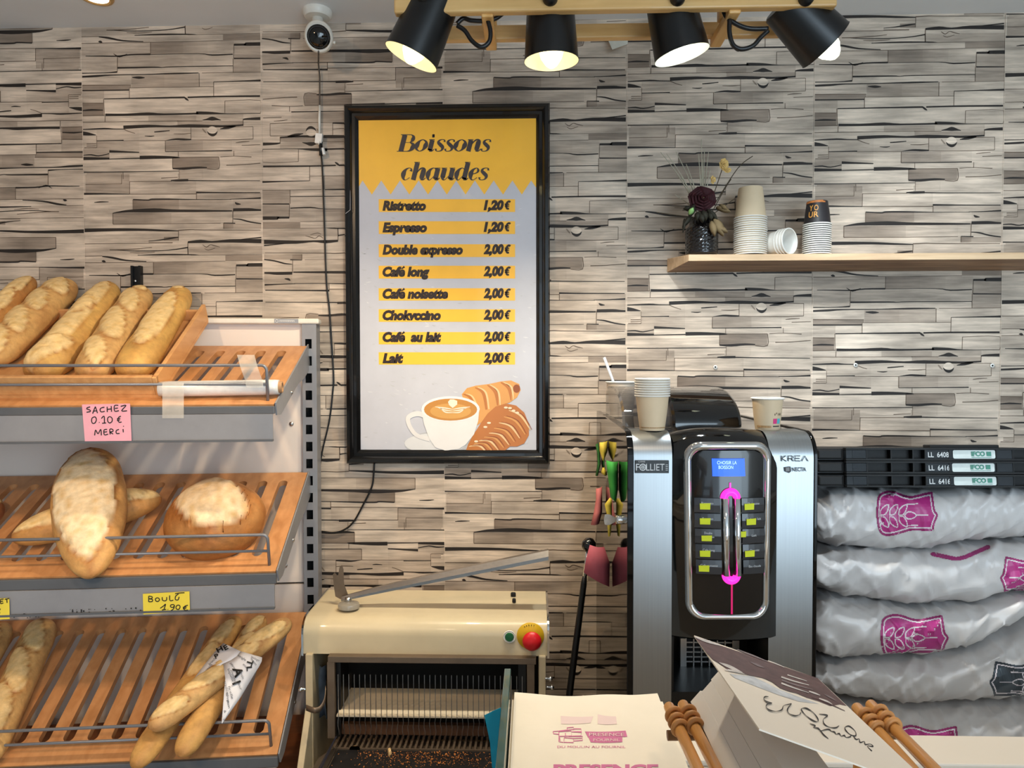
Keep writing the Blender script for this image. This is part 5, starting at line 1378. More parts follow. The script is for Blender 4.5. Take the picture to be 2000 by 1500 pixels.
# bean hopper: clear smoked left half, black cover on the right
hx0, hxm, hx1 = P(1194, 800, 1.72).x, P(1306, 800, 1.55).x, P(1437, 800, 1.55).x
hz = P(1350, 756, 1.66).z
def hop(y0, y1, zt_, n=14):
    out = [(y0, zT)]
    for i in range(n+1):
        a = PI/2*i/n
        out.append((y0+(y1-y0)*.52*(1-math.cos(a)), zT+.004+(zt_-zT-.004)*math.sin(a)))
    return out+[(y1-.03, zt_-.002), (y1, zt_-.02), (y1, zT)]
s_ = hop(yM+.135, yM+.50, hz)
def shell(x0, x1, nm, mt, inset=.012, thick=0):
    m = MB(); mid = [Vector(((x0+x1)/2, y, z)) for y, z in s_]
    rows = []
    for x, k in ((x0, 1), (x0+.004, 0), (x1-.010, 0), (x1-.003, .35), (x1, 1)):
        rows.append([Vector((x, y+inset*k*(1 if y < yM+.3 else -1), zT+(z-zT)*(1-.07*k))) for y, z in s_])
    m.grid(rows)
    for rr in (rows[0], rows[-1]): m.add(rr, [tuple(range(len(rr)))])
    return m.build(nm, mt, cmn, smooth=True, angle=50)
smoke = mat('smoked_plastic', rgb(58, 54, 54), .06, alpha=.58, coat=.4, nz=(4, .04))
shell(hx0, hxm-.001, 'clear_hopper', smoke)
shell(hxm, hx1, 'hopper_cover', GLOSS)
# badges on the towers
f0_ = lambda off: (lambda x, y: P(x, y, dM-off))
m = MB(); m.box(P(1240, 912, dM).x, P(1306, 912, dM).x, yM-.0035, yM-.0015, pm(924), pm(899)); bd_ = m.build('black_badge', BLACK, t1, bevel=.0006)
m = MB(); fb = f0_(.0042)
m.text('F', 1242, 1249, 919, 13, fb); m.text('LLIET', 1262, 1298, 919, 13, fb)
m.ribbon([(1255.5+6*math.cos(a), 912.5+6.2*math.sin(a), 1.6) for a in [i*2*PI/16 for i in range(17)]], fb, 0, None, 1)
for a in (0, .8, 1.6, 2.4): m.ribbon([(1255.5-5*math.cos(a), 912.5-5*math.sin(a), 1.2), (1255.5+5*math.cos(a), 912.5+5*math.sin(a), 1.2)], fb, 0, None, 1)
m.text('CAFES', 1247, 1260, 903, 2.6, fb)
for i in range(4): m.ribbon([(1300, 908+i*3.4, 1), (1304.5, 908+i*3.4, 1)], fb, 0, None, 1)
m.build('badge_lettering', lbl, bd_)
m = MB(); fb = f0_(.0028); gk = mat('grey_print', rgb(58, 60, 64), .5)
kw = 1.9
for st_ in ([(1527, 890), (1527, 901)], [(1535, 890), (1527.5, 895.5), (1536, 901)], [(1540, 901), (1540, 890.5), (1547, 890.5), (1549, 893), (1547, 896), (1540.5, 896)], [(1546, 896), (1549.5, 901)], [(1563, 890.5), (1553, 890.5), (1553, 900.5), (1563, 900.5)], [(1554, 895.5), (1562, 895.5)], [(1566, 901), (1572, 890.5), (1578.5, 901)]):
    m.ribbon([(x, y, kw) for x, y in st_], fb, 0, None, 1)
m.text('NECTA', 1547, 1575, 920.5, 7.2, fb, 0, .02)
m.poly([fb(x, y) for x, y in ((1532, 913), (1544, 911), (1545, 921), (1541, 924), (1533, 921))])
m.build('badge_lettering', gk, t2)
m = MB(); fb2 = f0_(.0031)
for i in range(3): m.ribbon([(1535, 914.5+i*2.6, .9), (1542, 913.7+i*2.6, .9)], fb2, 0, None, 1)
m.build('badge_detail', lbl, t2)
# lock and key on the left side
lk = Vector((xL, CAMY+1.44, P(1215, 1015, 1.44).z))
MB().lathe([(0, .012), (.008, .012), (.009, .008), (.009, -.001)], frame(lk, (-1, 0, 0)), 20).build('side_lock', CHROME, cmn)
k_ = thing('key', 'small worn key left in the lock on the side of the coffee machine', 'key', tuple(lk-Vector((.03, 0, 0))))
km = mat('worn_brass', (.34, .29, .24, 1), .35, .8, nz=(60, .3))
def kf(a, b): return Vector((lk.x-.010-a, lk.y-.0, lk.z+b))
m = MB()
ot = [(.001, .0035), (.006, .006), (.013, .010), (.019, .0115), (.025, .010), (.027, 0), (.025, -.010), (.019, -.0115), (.013, -.010), (.006, -.006), (.001, -.0035)]
m.hexa([kf(a, b)+Vector((0, -.001, 0)) for a, b in ot], [kf(a, b)+Vector((0, .001, 0)) for a, b in ot]); m.build('key_bow', km, k_, bevel=.0004)
m = MB(); m.box(lk.x-.0121, lk.x-.0105, lk.y-.001, lk.y+.001, lk.z-.002, lk.z+.002); m.build('key_blade', km, k_)
# paper notes stuck by their edge to the glossy side
def stick(label, pts, d, col, bulge_=.010, cut=None):
    q_ = [P(x, y, d+dd) for x, y, dd in pts]
    q_ = [Vector((min(p.x, xL-.0006), p.y, p.z)) for p in q_]
    n = len(q_)//2
    Lf, Rt = q_[:n], q_[n:]
    m = MB()
    m.grid([[l+(r-l)*k+Vector((0, -bulge_*math.sin(PI*k), 0)) for k in (0, .25, .5, .75, 1)] for l, r in zip(Lf, Rt)])
    tag(m.build('sticky_note', mat('note_'+label.split()[0], col, .75, nz=(25, .07)), solid=.0003), label, 'sticky note', 'sticky notes on the side of the coffee machine')
GRN, YEL, PNK = rgb(66, 170, 70), rgb(228, 206, 80), rgb(222, 130, 130)
stick('green curled note farthest back at the top of the machine side', [(1163, 868, 0), (1166, 885, 0), (1167, 905, 0), (1163, 929, 0), (1168, 864, 0), (1172, 885, 0), (1174, 905, 0), (1168, 928, 0)], 1.88, rgb(56, 122, 58))
stick('yellow folded note at the top of the machine side', [(1171, 864, 0), (1171, 880, 0), (1175, 893, 0), (1177, 899, 0), (1188, 861, 0), (1187, 880, 0), (1182, 893, 0), (1178, 900, 0)], 1.71, YEL)
stick('yellow note tip below the upper yellow note', [(1177, 913, 0), (1174, 922, 0), (1176, 926, 0), (1180, 912, 0), (1184, 921, 0), (1186, 928, 0)], 1.70, YEL)
stick('large green note with a curled corner on the machine side', [(1184, 899, 0), (1186, 920, 0), (1190, 950, 0), (1192, 970, 0), (1210, 901, 0), (1210, 930, 0), (1207, 955, 0), (1203, 980, 0)], 1.50, GRN, .018)
stick('pale pink tapered note lowest on the rear of the machine side', [(1164, 954, 0), (1164, 975, 0), (1160, 1000, 0), (1154, 1025, 0), (1176, 950, 0), (1176, 975, 0), (1176, 1000, 0), (1170, 1023, 0)], 1.80, PNK)
stick('yellow narrow note hanging by the key', [(1191, 972, 0), (1181, 985, 0), (1185, 1004, 0), (1186, 1022, 0), (1188, 1048, 0), (1195, 974, 0), (1195, 988, 0), (1195, 1004, 0), (1195, 1022, 0), (1192, 1046, 0)], 1.58, YEL, .004)
stick('dusty pink square note beside the black lever ball', [(1152, 1064, 0), (1145, 1090, 0), (1140, 1118, 0), (1180, 1068, 0), (1191, 1100, 0), (1190, 1146, 0)], 1.64, rgb(188, 96, 112), .012)
# cups on the machine
pt_ = P(1274, 840, 1.42)
gp = 'kraft cups nested upright on the coffee machine'
zc_ = zT+.0005
NC = 8
c0 = make_cup('paper_cup', 'lowest kraft cup of the upright nested stack on the coffee machine', (pt_.x, yM+.062, zc_), .0338, .0245, .070, kraft, gp)
for k in range(1, NC):
    c = dup(c0, (0, 0, .0047*k), ORD[NC-1-k]+' cup from the top of the upright stack on the coffee machine' if k < NC-1 else 'topmost open cup of the upright stack on the coffee machine')
WM[c0] = Matrix.Translation(c0.location)
fn = on_cup(pt_.x, yM+.062, zc_, .070, .0245, .0338)
m = MB(); m.grid([[fn(a, v) for a in [(-1.2+2.4*i/12) for i in range(13)]] for v in (.07, .10)], 0, None, False); m.build('print_band', mat('brown_print', rgb(176, 140, 98), .6, nz=(300, .5)), c0)
p1 = P(1497, 838, 1.45)
c1 = make_cup('paper_cup', 'single kraft cup with pink and blue squares standing on the coffee machine', (p1.x, yM+.085, zT), .0312, .0235, .0640, kraft, None)
fn = on_cup(p1.x, yM+.085, zT, .064, .0235, .0312)
for cl, a0, a1, nmm in (((222, 60, 130), .12, .42, 'pink_square'), ((90, 190, 205), .46, .76, 'blue_square')):
    m = MB(); m.grid([[fn(a0+(a1-a0)*i/4, v) for i in range(5)] for v in (.20, .36)], 0, None, False); m.build(nmm, mat(nmm, rgb(*cl), .5), c1)
m = MB()
for (a, v, w2, h2) in ((.20, .46, .05, .06), (.33, .50, .05, .05), (.50, .46, .04, .07), (.62, .46, .05, .07), (.72, .46, .04, .07)):
    m.grid([[fn(a+w2*i/2, v+h2*j) for i in range(3)] for j in (0, 1)], 0, None, False)
m.grid([[fn(.12+.64*i/8, v) for i in range(9)] for v in (.10, .14)], 0, None, False)
m.build('cup_print', mat('dark_print', rgb(80, 70, 62), .6), c1)
m = MB(); m.grid([[fn(-1.2+1.2*i/8, v) for i in range(9)] for v in (.07, .14)], 0, None, False); m.build('print_band', mat('brown_print2', rgb(190, 150, 104), .6, nz=(300, .5)), c1)
p2 = P(1214, 745, 1.93)
zr = p2.z
c2 = make_cup('tall_paper_cup', 'tall white paper cup holding a straw, behind the clear bean hopper', (p2.x, p2.y, zT-.001), .0425, .0300, zr-zT+.001, mat('white_cup_tall', rgb(232, 218, 200), .6), None)
s0, s1 = P(1180, 698, 1.925), P(1200, 752, 1.925)
tag(MB().tube([s0, s1, s1+(s1-s0)*.9], .0038, 12).build('drinking_straw', mat('straw_white', rgb(206, 212, 222), .4)), 'white drinking straw leaning in the tall cup behind the hopper', 'straw')
# worktop it stands on
bc_ = thing('back_counter', 'low dark cupboard carrying the coffee machine', 'cupboard', ((xL+xR)/2, -.35, 0))
m = MB(); m.box(xL+.002, xR-.002, yM, -.06, zL-.031, zL-.001); m.build('worktop', mat('dark_worktop', rgb(60, 54, 50), .5), bc_, bevel=.002)
m = MB(); m.box(xL+.004, xR-.004, yM+.02, -.062, .08, zL-.032); m.build('cupboard_body', sidep, bc_)
m = MB(); m.box(xL+.006, (xL+xR)/2-.002, yM+.001, yM+.019, .10, zL-.04); m.build('door', cream, bc_)
m = MB(); m.box((xL+xR)/2+.002, xR-.006, yM+.001, yM+.019, .10, zL-.04); m.build('door', cream, bc_)
m = MB(); m.box(xL+.02, xR-.03, yM+.04, -.08, 0, .08); m.build('plinth', BLACK, bc_)

# ================================================================ CRATES
dk = 1.585; yk_ = CAMY+dk
crm_ = mat('black_crate_plastic', rgb(12, 13, 15), .6, nz=(30, .1))
crb = mat('blue_black_crate', rgb(20, 27, 34), .55, nz=(30, .1))
lw = mat('label_white_crate', rgb(222, 232, 230), .5)
lg = mat('label_green', rgb(70, 140, 122), .5)
wt = mat('white_moulded_text', rgb(206, 210, 212), .5)
X = lambda px: P(px, 900, dk).x
Zk = lambda py: P(1800, py, dk).z
rowsC = [(875.5, 900, 'LL  6408', 1865, 'top folded black crate of the three, stamped 6408'), (901.2, 925.6, 'LL  6416', 1862, 'middle folded black crate of the three, stamped 6416'), (927, 952, 'LL  6416', 1864, 'bottom folded black crate of the three, lying on the flour sacks')]
for ya, yb, tx, lx, lb in rowsC:
    za, zb = Zk(yb), Zk(ya)
    t = thing('folded_crate', lb, 'crate', (X(1850), yk_+.2, za), 0, 'folded crates on the flour sacks')
    m = MB(); x0, x1 = X(1655), X(2130)
    m.box(X(1603), x1, yk_+.016, yk_+.40, za, zb-.002).box(x0, x1, yk_, yk_+.016, zb-.004, zb).box(x0, x1, yk_, yk_+.016, za, za+.004)
    for px in (1696, 1744, 1787, 1811, 1858, 1951, 1983, 2030, 2080):
        m.box(X(px)-.0012, X(px)+.0012, yk_+.001, yk_+.016, za+.004, zb-.004)
    m.build('crate_body', crm_, t)
    m = MB()
    m.box(X(1656), X(1695), yk_+.002, yk_+.015, za+.005, zb-.005)
    for i in range(5): m.box(X(1668), X(1694), yk_+.0005, yk_+.002, za+.006+i*.0035, za+.0075+i*.0035)
    m.build('ribbed_grip', crb, t)
    m = MB(); m.box(X(1603), X(1650), yk_+.006, yk_+.0158, za+.003, zb-.004); m.build('corner_post', crm_, t, bevel=.003)
    m = MB(); m.box(X(1812), X(1857.3), yk_+.002, yk_+.015, za+.0045, zb-.0045).box(X(1859), X(1950), yk_+.003, yk_+.015, za+.0045, zb-.0045).box(X(1952), X(1982), yk_+.002, yk_+.015, za+.0045, zb-.0045)
    pn = m.build('front_panel', crb, t)
    m = MB(); f_ = plane(dk+.0014)
    m.text(tx, 1816, 1857, yb-(yb-ya)*.28, 9.5, f_, 0, .02); m.build('stamped_code', wt, pn)
    f_ = plane(dk+.0020); m = MB()
    c_, r_ = (lx+41.5, (ya+yb)/2), 3
    pts = []
    for sx, sy, a0 in ((1, 1, 0), (-1, 1, PI/2), (-1, -1, PI), (1, -1, 1.5*PI)):
        for i in range(4):
            a = a0+PI/2*i/3; pts.append((c_[0]+sx*(41.5-r_)+r_*math.cos(a), c_[1]+sy*(8.3-r_)+r_*math.sin(a)))
    m.poly([f_(x, y) for x, y in pts]); lbp = m.build('label', lw, pn)
    m = MB(); f_ = plane(dk+.0012)
    m.text('IFCO', lx+36, lx+63, c_[1]+3.2, 8.2, f_, 0, .045)
    m.poly([f_(x, y) for x, y in ((lx+66, c_[1]-5), (lx+75, c_[1]-5), (lx+75, c_[1]+3.4), (lx+66, c_[1]+3.4))])
    m.ribbon([(lx+36, c_[1]+6, .8), (lx+75, c_[1]+6, .8)], f_, 0, None, 1)
    m.build('label_print', lg, lbp)
    t.location = (0, 0, 0); piv = Vector((X(1850), yk_, Zk(952)))
    t.matrix_basis = Matrix.Translation(piv) @ Matrix.Rotation(-.098, 4, 'X') @ Matrix.Translation(-piv) @ WM[t]
    if ya < 880:
        m = MB(); m.box(X(1830), X(1968), yk_+.02, yk_+.05, zb-.003, zb+.007); m.build('hinge_rib', crm_, t, bevel=.002)

# ================================================================ FLOUR SACKS
sackm = mat('white_sack_paper', rgb(216, 213, 212), .36, nz=(12, .04), bump=.25, bs=14, coat=.25)
magen = mat('sack_magenta_print', (1, 1, 1, 1), .42, nz=(40, .1), attr=True, coat=.2)
dS = 1.60; yS = CAMY+dS
def interp(pts, x):
    if x <= pts[0][0]: return pts[0][1]
    for (a, b), (c, d) in zip(pts, pts[1:]):
        if x <= c:
            k = (x-a)/(c-a); k = k*k*(3-2*k); return b+(d-b)*k
    return pts[-1][1]
def sack(label, top, bot, seed, px0=1597, px1=2170, dep=.225, yo=0, tilt=.085):
    NU, NV = 150, 72
    xa, xb = P(px0, 1100, dS).x, P(px1, 1100, dS).x
    m = MB(); rows = []
    for i in range(NU+1):
        s = i/NU
        x = xa+(xb-xa)*s
        px = 1040+(x/dS)*F
        zt, zb = P(1800, interp(top, px), dS).z, P(1800, interp(bot, px), dS).z
        zm, c = (zt+zb)/2, (zt-zb)/2
        e = max(0, 1-abs(2*s-1)**9)**.42
        e = max(e, .10)
        row = []
        for j in range(NV):
            a = 2*PI*j/NV
            ca, sa = math.cos(a), math.sin(a)
            yy = math.copysign(abs(ca)**.42, ca); zz = math.copysign(abs(sa)**.66, sa)
            p = Vector((x, yS+yo+dep-yy*dep*(.86+.14*e), zm+zz*c*e))
            q = noise.noise(Vector((x*10+p.z*16+seed, p.y*7+seed, p.z*5-x*3)))
            rdg = 1-abs(noise.noise(Vector((x*17-p.z*21+seed*3, p.y*9, p.z*7))))*2.2
            rdg2 = 1-abs(noise.noise(Vector((x*31+p.z*20+seed*5, p.y*14, p.z*16))))*2.0
            endw = 1+1.2*max(0, 1-min(s, 1-s)*7)
            dsp = .0055*q + (.0066*max(0, rdg)**3 + .0040*max(0, rdg2)**3)*endw
            nrm = Vector((0, -yy, zz*1.2)).normalized()
            p += nrm*dsp
            p.z -= max(0, p.y-yS)*tilt
            row.append(p)
        rows.append(row)
    m.grid(rows, 0, None, True, True)
    m.add(rows[0], [tuple(range(NV))]); m.add(rows[-1], [tuple(range(NV))])
    t = thing('flour_sack', label, 'flour sack', ((xa+xb)/2, yS+dep, min(p.z for r in rows for p in r)), 0, 'white flour sacks stacked beside the coffee machine')
    o = m.build('sack_body', sackm, t, smooth=True, angle=75)
    bvh = BVHTree.FromPolygons([tuple(v) for v in m.v], m.f)
    return t, bvh
def decal(t, bvh, px0, px1, py0, py1, colour, step=1.25, nm='printed_emblem'):
    """printed area lying on the sack: every little face takes its colour from the drawing"""
    nx, ny = int((px1-px0)/step), int((py1-py0)/step)
    pts = {}
    m = MB()
    def at(i, j):
        if (i, j) not in pts:
            d = ray(px0+i*step, py0+j*step).normalized()
            h = bvh.ray_cast(CAM, d)
            pts[(i, j)] = (h[0]-d*.0012) if h[0] is not None else None
        return pts[(i, j)]
    for i in range(nx):
        for j in range(ny):
            c = colour(px0+(i+.5)*step, py0+(j+.5)*step)
            if c is None: continue
            q = [at(i, j), at(i, j+1), at(i+1, j+1), at(i+1, j)]
            if all(q) and max((q[0]-q[2]).length, (q[1]-q[3]).length) < .03: m.add(q, [(0, 1, 2, 3)], 0, c, True)
    if m.f: m.build(nm, magen, t)
def inside(poly, x, y):
    r = False; j = len(poly)-1
    for i in range(len(poly)):
        xi, yi = poly[i]; xj, yj = poly[j]
        if (yi > y) != (yj > y) and x < (xj-xi)*(y-yi)/(yj-yi)+xi: r = not r
        j = i
    return r
def dist(line, x, y):
    b = 1e9
    for (x0, y0), (x1, y1) in zip(line, line[1:]):
        dx, dy = x1-x0, y1-y0; l = dx*dx+dy*dy or 1
        k = max(0, min(1, ((x-x0)*dx+(y-y0)*dy)/l))
        b = min(b, math.hypot(x-x0-k*dx, y-y0-k*dy))
    return b
shield = spline([(700, 262), (770, 246), (850, 258), (920, 282), (990, 294), (1060, 286), (1140, 268)], 5)+[(1220, 255)]+spline([(1222, 258), (1235, 340), (1250, 420), (1280, 465), (1252, 530), (1240, 570), (1236, 610)], 4)+spline([(1150, 606), (1010, 604), (930, 620), (850, 640), (760, 652), (700, 640), (664, 600), (645, 520), (640, 430), (650, 320), (672, 280), (700, 262)], 5)
def lens(cx, cy, ang, l=62, w_=28):
    ca_, sa_ = math.cos(ang), math.sin(ang)
    q = [(-l, 0), (-l*.45, -w_), (l*.35, -w_*.9), (l, 0), (l*.35, w_*.9), (-l*.45, w_), (-l, 0)]
    return spline([(cx+x*ca_-y*sa_, cy+x*sa_+y*ca_) for x, y in q], 4)
ear = [lens(724, 420, -.85), lens(820, 418, -.85), lens(915, 420, -.85), lens(724, 525, .85), lens(818, 525, .85), lens(918, 520, .85), lens(993, 468, 0, 62, 30),
       [(955, 370), (1068, 364)], [(1052, 467), (1172, 466)], [(955, 560), (1068, 556)], [(676, 468), (690, 466)]]
MG, MG2, SL, SL2, PWH = (.50, .035, .24), (.36, .03, .17), (.035, .05, .065), (.028, .04, .055), (.80, .74, .78)
def emblem(x0, y0, x1, y1, flip=False, dark=False):
    main, edge = (SL, SL2) if dark else (MG, MG2)
    kx, ky = 640/(x1-x0), 406/(y1-y0)
    def f(px, py):
        u = (px-x0)*kx; v = (py-y0)*ky+246
        u = 1280-u if flip else 640+u
        if not inside(shield, u, v): return None
        d = dist(shield, u, v)
        if d < 21: return edge
        if d < 33: return PWH
        for l in ear:
            if dist(l, u, v) < 5.2: return PWH
        return main
    return f
L5 = [(2200, 0)]
t, b = sack('topmost white flour sack with a magenta wheat emblem, under the crates', [(1597, 960), (1640, 946), (1750, 956), (1900, 950), (2170, 948)], [(1597, 1070), (1700, 1078), (1820, 1080), (1900, 1064), (2000, 1053), (2170, 1050)], 1, tilt=.10)
decal(t, b, 1708, 1836, 956, 1052, emblem(1712, 958, 1832, 1047))
t, b = sack('second white flour sack from the top, its emblem cut off by the right edge', [(1597, 1082), (1700, 1080), (1800, 1080), (1900, 1066), (2000, 1060), (2170, 1058)], [(1597, 1158), (1680, 1176), (1780, 1189), (1900, 1184), (2000, 1160), (2170, 1120)], 2)
decal(t, b, 1950, 2060, 1082, 1168, emblem(1954, 1085, 2062, 1165, True))
decal(t, b, 1815, 1935, 1062, 1095, lambda x, y: MG2 if dist([(1822, 1082), (1868, 1092), (1885, 1088), (1930, 1068)], x, y) < 4 else None, nm='printed_border')
t, b = sack('third white flour sack from the top with a clear magenta wheat emblem', [(1597, 1168), (1700, 1184), (1800, 1192), (1900, 1188), (1980, 1168), (2170, 1150)], [(1597, 1302), (1700, 1296), (1800, 1291), (1900, 1270), (1960, 1236), (2000, 1206), (2060, 1190), (2170, 1180)], 3)
decal(t, b, 1716, 1858, 1194, 1290, emblem(1720, 1199, 1853, 1285))
t, b = sack('fourth white flour sack from the top with a dark slate emblem at the right', [(1597, 1315), (1700, 1296), (1800, 1292), (1900, 1275), (1960, 1248), (2060, 1225), (2170, 1220)], [(1597, 1352), (1660, 1374), (1780, 1388), (1900, 1380), (2170, 1366)], 4)
decal(t, b, 1930, 2060, 1288, 1372, emblem(1932, 1290, 2062, 1368, True, True))
t, b = sack('lowest visible white flour sack behind the white counter edge', [(1597, 1384), (1750, 1388), (1900, 1384), (2170, 1378)], [(1597, 1520), (1800, 1530), (2170, 1520)], 5)
decal(t, b, 1748, 1885, 1412, 1500, emblem(1752, 1416, 1880, 1502))
sack('white flour sack at the foot of the pile, hidden by the counter', [(1597, 1512), (1750, 1524), (1900, 1522), (2170, 1512)], [(1597, 1650), (1800, 1660), (2170, 1650)], 6)
t = thing('pallet', 'wooden platform under the pile of flour sacks', 'pallet', (P(1850, 1500, 1.8).x, yS+.22, 0))
zp = P(1800, 1662, dS).z
palm = wood('pallet_pine', rgb(150, 120, 84), rgb(178, 146, 106), .7, 0, 8, 0)
for i in range(4): MB().box(P(1600, 1500, dS).x, P(2170, 1500, dS).x, yS+.02+i*.11, yS+.11+i*.11, zp-.02, zp-.001).build('deck_board', palm, t)
for k in (0, 1):
    xx = P(1605, 1500, dS).x + k*.55
    MB().box(xx, xx+.08, yS+.03, yS+.43, 0, zp-.021).build('bearer', palm, t)

# ================================================================ FRONT COUNTER AND WHAT LIES ON IT
cwm = mat('counter_white', rgb(222, 208, 190), .45, nz=(3, .03))
cgm = mat('counter_grey', rgb(150, 138, 124), .45, nz=(3, .03))
zc = 1.035; yb_ = CAMY+.90; yl_ = CAMY+.8336
t = thing('shop_counter', 'white shop counter with a pale rear ledge across the lower right foreground', 'counter', (.6, CAMY+.6, 0))
MB().box(-.026, 1.5, yl_, yb_, zc-.04, zc).build('rear_ledge', cwm, t, bevel=.002)
MB().box(-.026, 1.5, CAMY+.30, yl_-.0005, zc-.05, zc-.006).build('counter_top', cgm, t)
MB().box(-.02, 1.5, CAMY+.34, yb_-.01, 0, zc-.051).build('counter_body', cwm, t)
gls = mat('green_glass_edge', rgb(64, 104, 100), .12, trans=.35, nz=(40, .3), coat=.4)
tg = MB(); tg.box(-.036, -.0278, CAMY+.42, CAMY+.90, .62, 1.114)
tg.build('glass_panel', gls, t, bevel=.0008)['label'] = 'upright green-edged glass end panel'
q_ = [P(x, y, d) for x, y, d in ((946, 1397, .906), (962, 1389, .906), (978, 1382, .906), (984, 1520, .906), (970, 1520, .906), (961, 1498, .906), (957, 1450, .906))]
tag(MB().add(q_, [tuple(range(7))]).build('card', mat('turquoise_card', rgb(24, 168, 196), .6), solid=.0006), 'turquoise card sticking out behind the glass end panel', 'card')
# stack of paper bakery bags
bagm = mat('cream_bag_paper', rgb(240, 226, 204), .7, nz=(14, .04), bump=.25, bs=24)
pink_ = mat('bag_pink_print', rgb(206, 110, 150), .7, nz=(60, .12))
pale_ = mat('bag_show_through', rgb(232, 204, 196), .7, nz=(20, .04))
bx0, bx1 = P(1004, 1360, .9).x, P(1293, 1360, .9).x
NB = 9
zt = 1.083
for k in range(NB):
    rg = random.Random(40+k)
    zz = zc+.0008+k*(zt-zc-.0055)/(NB-1)
    top_ = k == NB-1
    dx0 = rg.uniform(-.0045, .001) if not top_ else .0006
    dx1 = rg.uniform(-.002, .001) if not top_ else -.006
    dy = -rg.uniform(.004, .010) if not top_ else 0
    m = MB(); rows = []; lo = []
    nx, ny = 26, 22
    for j in range(ny+1):
        y = yb_-.001+dy - .27*j/ny
        r1, r2 = [], []
        for i in range(nx+1):
            s = i/nx
            x = max(-.0264, bx0+dx0) + (bx1+dx1-max(-.0264, bx0+dx0))*s
            wv = .0012*noise.noise(Vector((s*3+k, j*.15, k*2.0)))
            lift = (.0014*math.sin(s*9+k)*(1-j/ny)**6) if top_ else 0
            curl = .0035*max(0, s-.82)/.18*(1-j/ny)**3 if top_ else 0
            cut = .0035*math.sin(s*PI)*(1 if j == 0 else 0) if top_ else 0
            h = .0040 + wv*(.8 if top_ else .2)
            r1.append(Vector((x, y-cut, zz+h+lift+curl))); r2.append(Vector((x, y-cut, zz+lift*.8+curl*.9)))
        rows.append(r1); lo.append(r2)
    n0 = len(rows)
    m.grid(rows); m.grid([r[::-1] for r in lo])
    for e in ((rows[0], lo[0]), (lo[-1], rows[-1]), ([r[0] for r in lo], [r[0] for r in rows]), ([r[-1] for r in rows], [r[-1] for r in lo])): m.grid([e[0], e[1]])
    t = thing('paper_bag', 'topmost cream paper bakery bag with pink print, lying on the counter' if top_ else ORD[NB-1-k]+' cream paper bag from the top of the pile on the counter', 'paper bag', (.07, yb_-.13, zz), 0, 'paper bags piled on the counter')
    o = m.build('bag', bagm, t, smooth=True, angle=40)
    if top_:
        bv = BVHTree.FromPolygons([tuple(v) for v in m.v], m.f)
        def onbag(px, py, l=.0006):
            d = ray(px, py).normalized(); h = bv.ray_cast(CAM, d)
            return (h[0] if h[0] is not None else hit(px, py, Vector((0, 0, zt)), Vector((0, 0, 1)))) - d*l*1.6
        m2 = MB()
        bl = lambda pts, w_=1.5: m2.ribbon([(x, y, w_) for x, y in pts], onbag, 0, None, 1)
        z5 = lambda pts: [(930+x/4.762, 1290+y/4.762) for x, y in pts]
        for s in ([(715, 660), (770, 655), (770, 685), (720, 680), (715, 660)], [(770, 655), (770, 755), (810, 760)], [(770, 655), (850, 645)], [(845, 625), (905, 620), (910, 640), (850, 645), (845, 625)], [(905, 635), (975, 635), (980, 660), (900, 662)], [(770, 660), (885, 655), (890, 700), (775, 705)], [(830, 672), (832, 700)], [(890, 662), (980, 668), (975, 700), (895, 702)], [(860, 705), (990, 705), (990, 742), (905, 748)], [(820, 715), (905, 725), (905, 762), (815, 760), (820, 715)], [(775, 705), (780, 750)], [(905, 725), (985, 722)]):
            bl(z5(s))
        m2.text('DU MOULIN AU FOURNIL', *[930+v/4.762 for v in (755, 1390)], 1290+812/4.762, 4, onbag)
        m2.build('logo_outline', pink_, t)
        m2 = MB()
        # banner in strips so that it follows the paper
        def band(tl, tr, bl_, br, n=10):
            m2.grid([[onbag(930+(a[0]+(b[0]-a[0])*i/n)/4.762, 1290+(a[1]+(b[1]-a[1])*i/n+6*math.sin(i/n*PI))/4.762, .0005) for i in range(n+1)] for a, b in ((tl, tr), (bl_, br))], 0, None, False)
        band((1012, 660), (1390, 652), (1040, 715), (1405, 708)); band((1045, 715), (1360, 708), (1065, 760), (1360, 758))
        m2.build('banner', pink_, t)
        m2 = MB(); m2.text('PRESENCE', *[930+v/4.762 for v in (1050, 1375)], 1290+702/4.762, 6, lambda x, y: onbag(x, y, .0012)); m2.text('FOURNIL', *[930+v/4.762 for v in (1090, 1335)], 1290+750/4.762, 5, lambda x, y: onbag(x, y, .0012))
        m2.build('banner_lettering', pale_, t)
        m2 = MB(); band((785, 515), (1090, 520), (790, 590), (1065, 580)); band((1130, 500), (1300, 520), (1130, 590), (1310, 590)); m2.build('show_through', pale_, t)
        m2 = MB(); m2.text('PRESENCE', 1081, 1286, 1511, 17, onbag, 0, .05); m2.build('large_lettering', pink_, t)

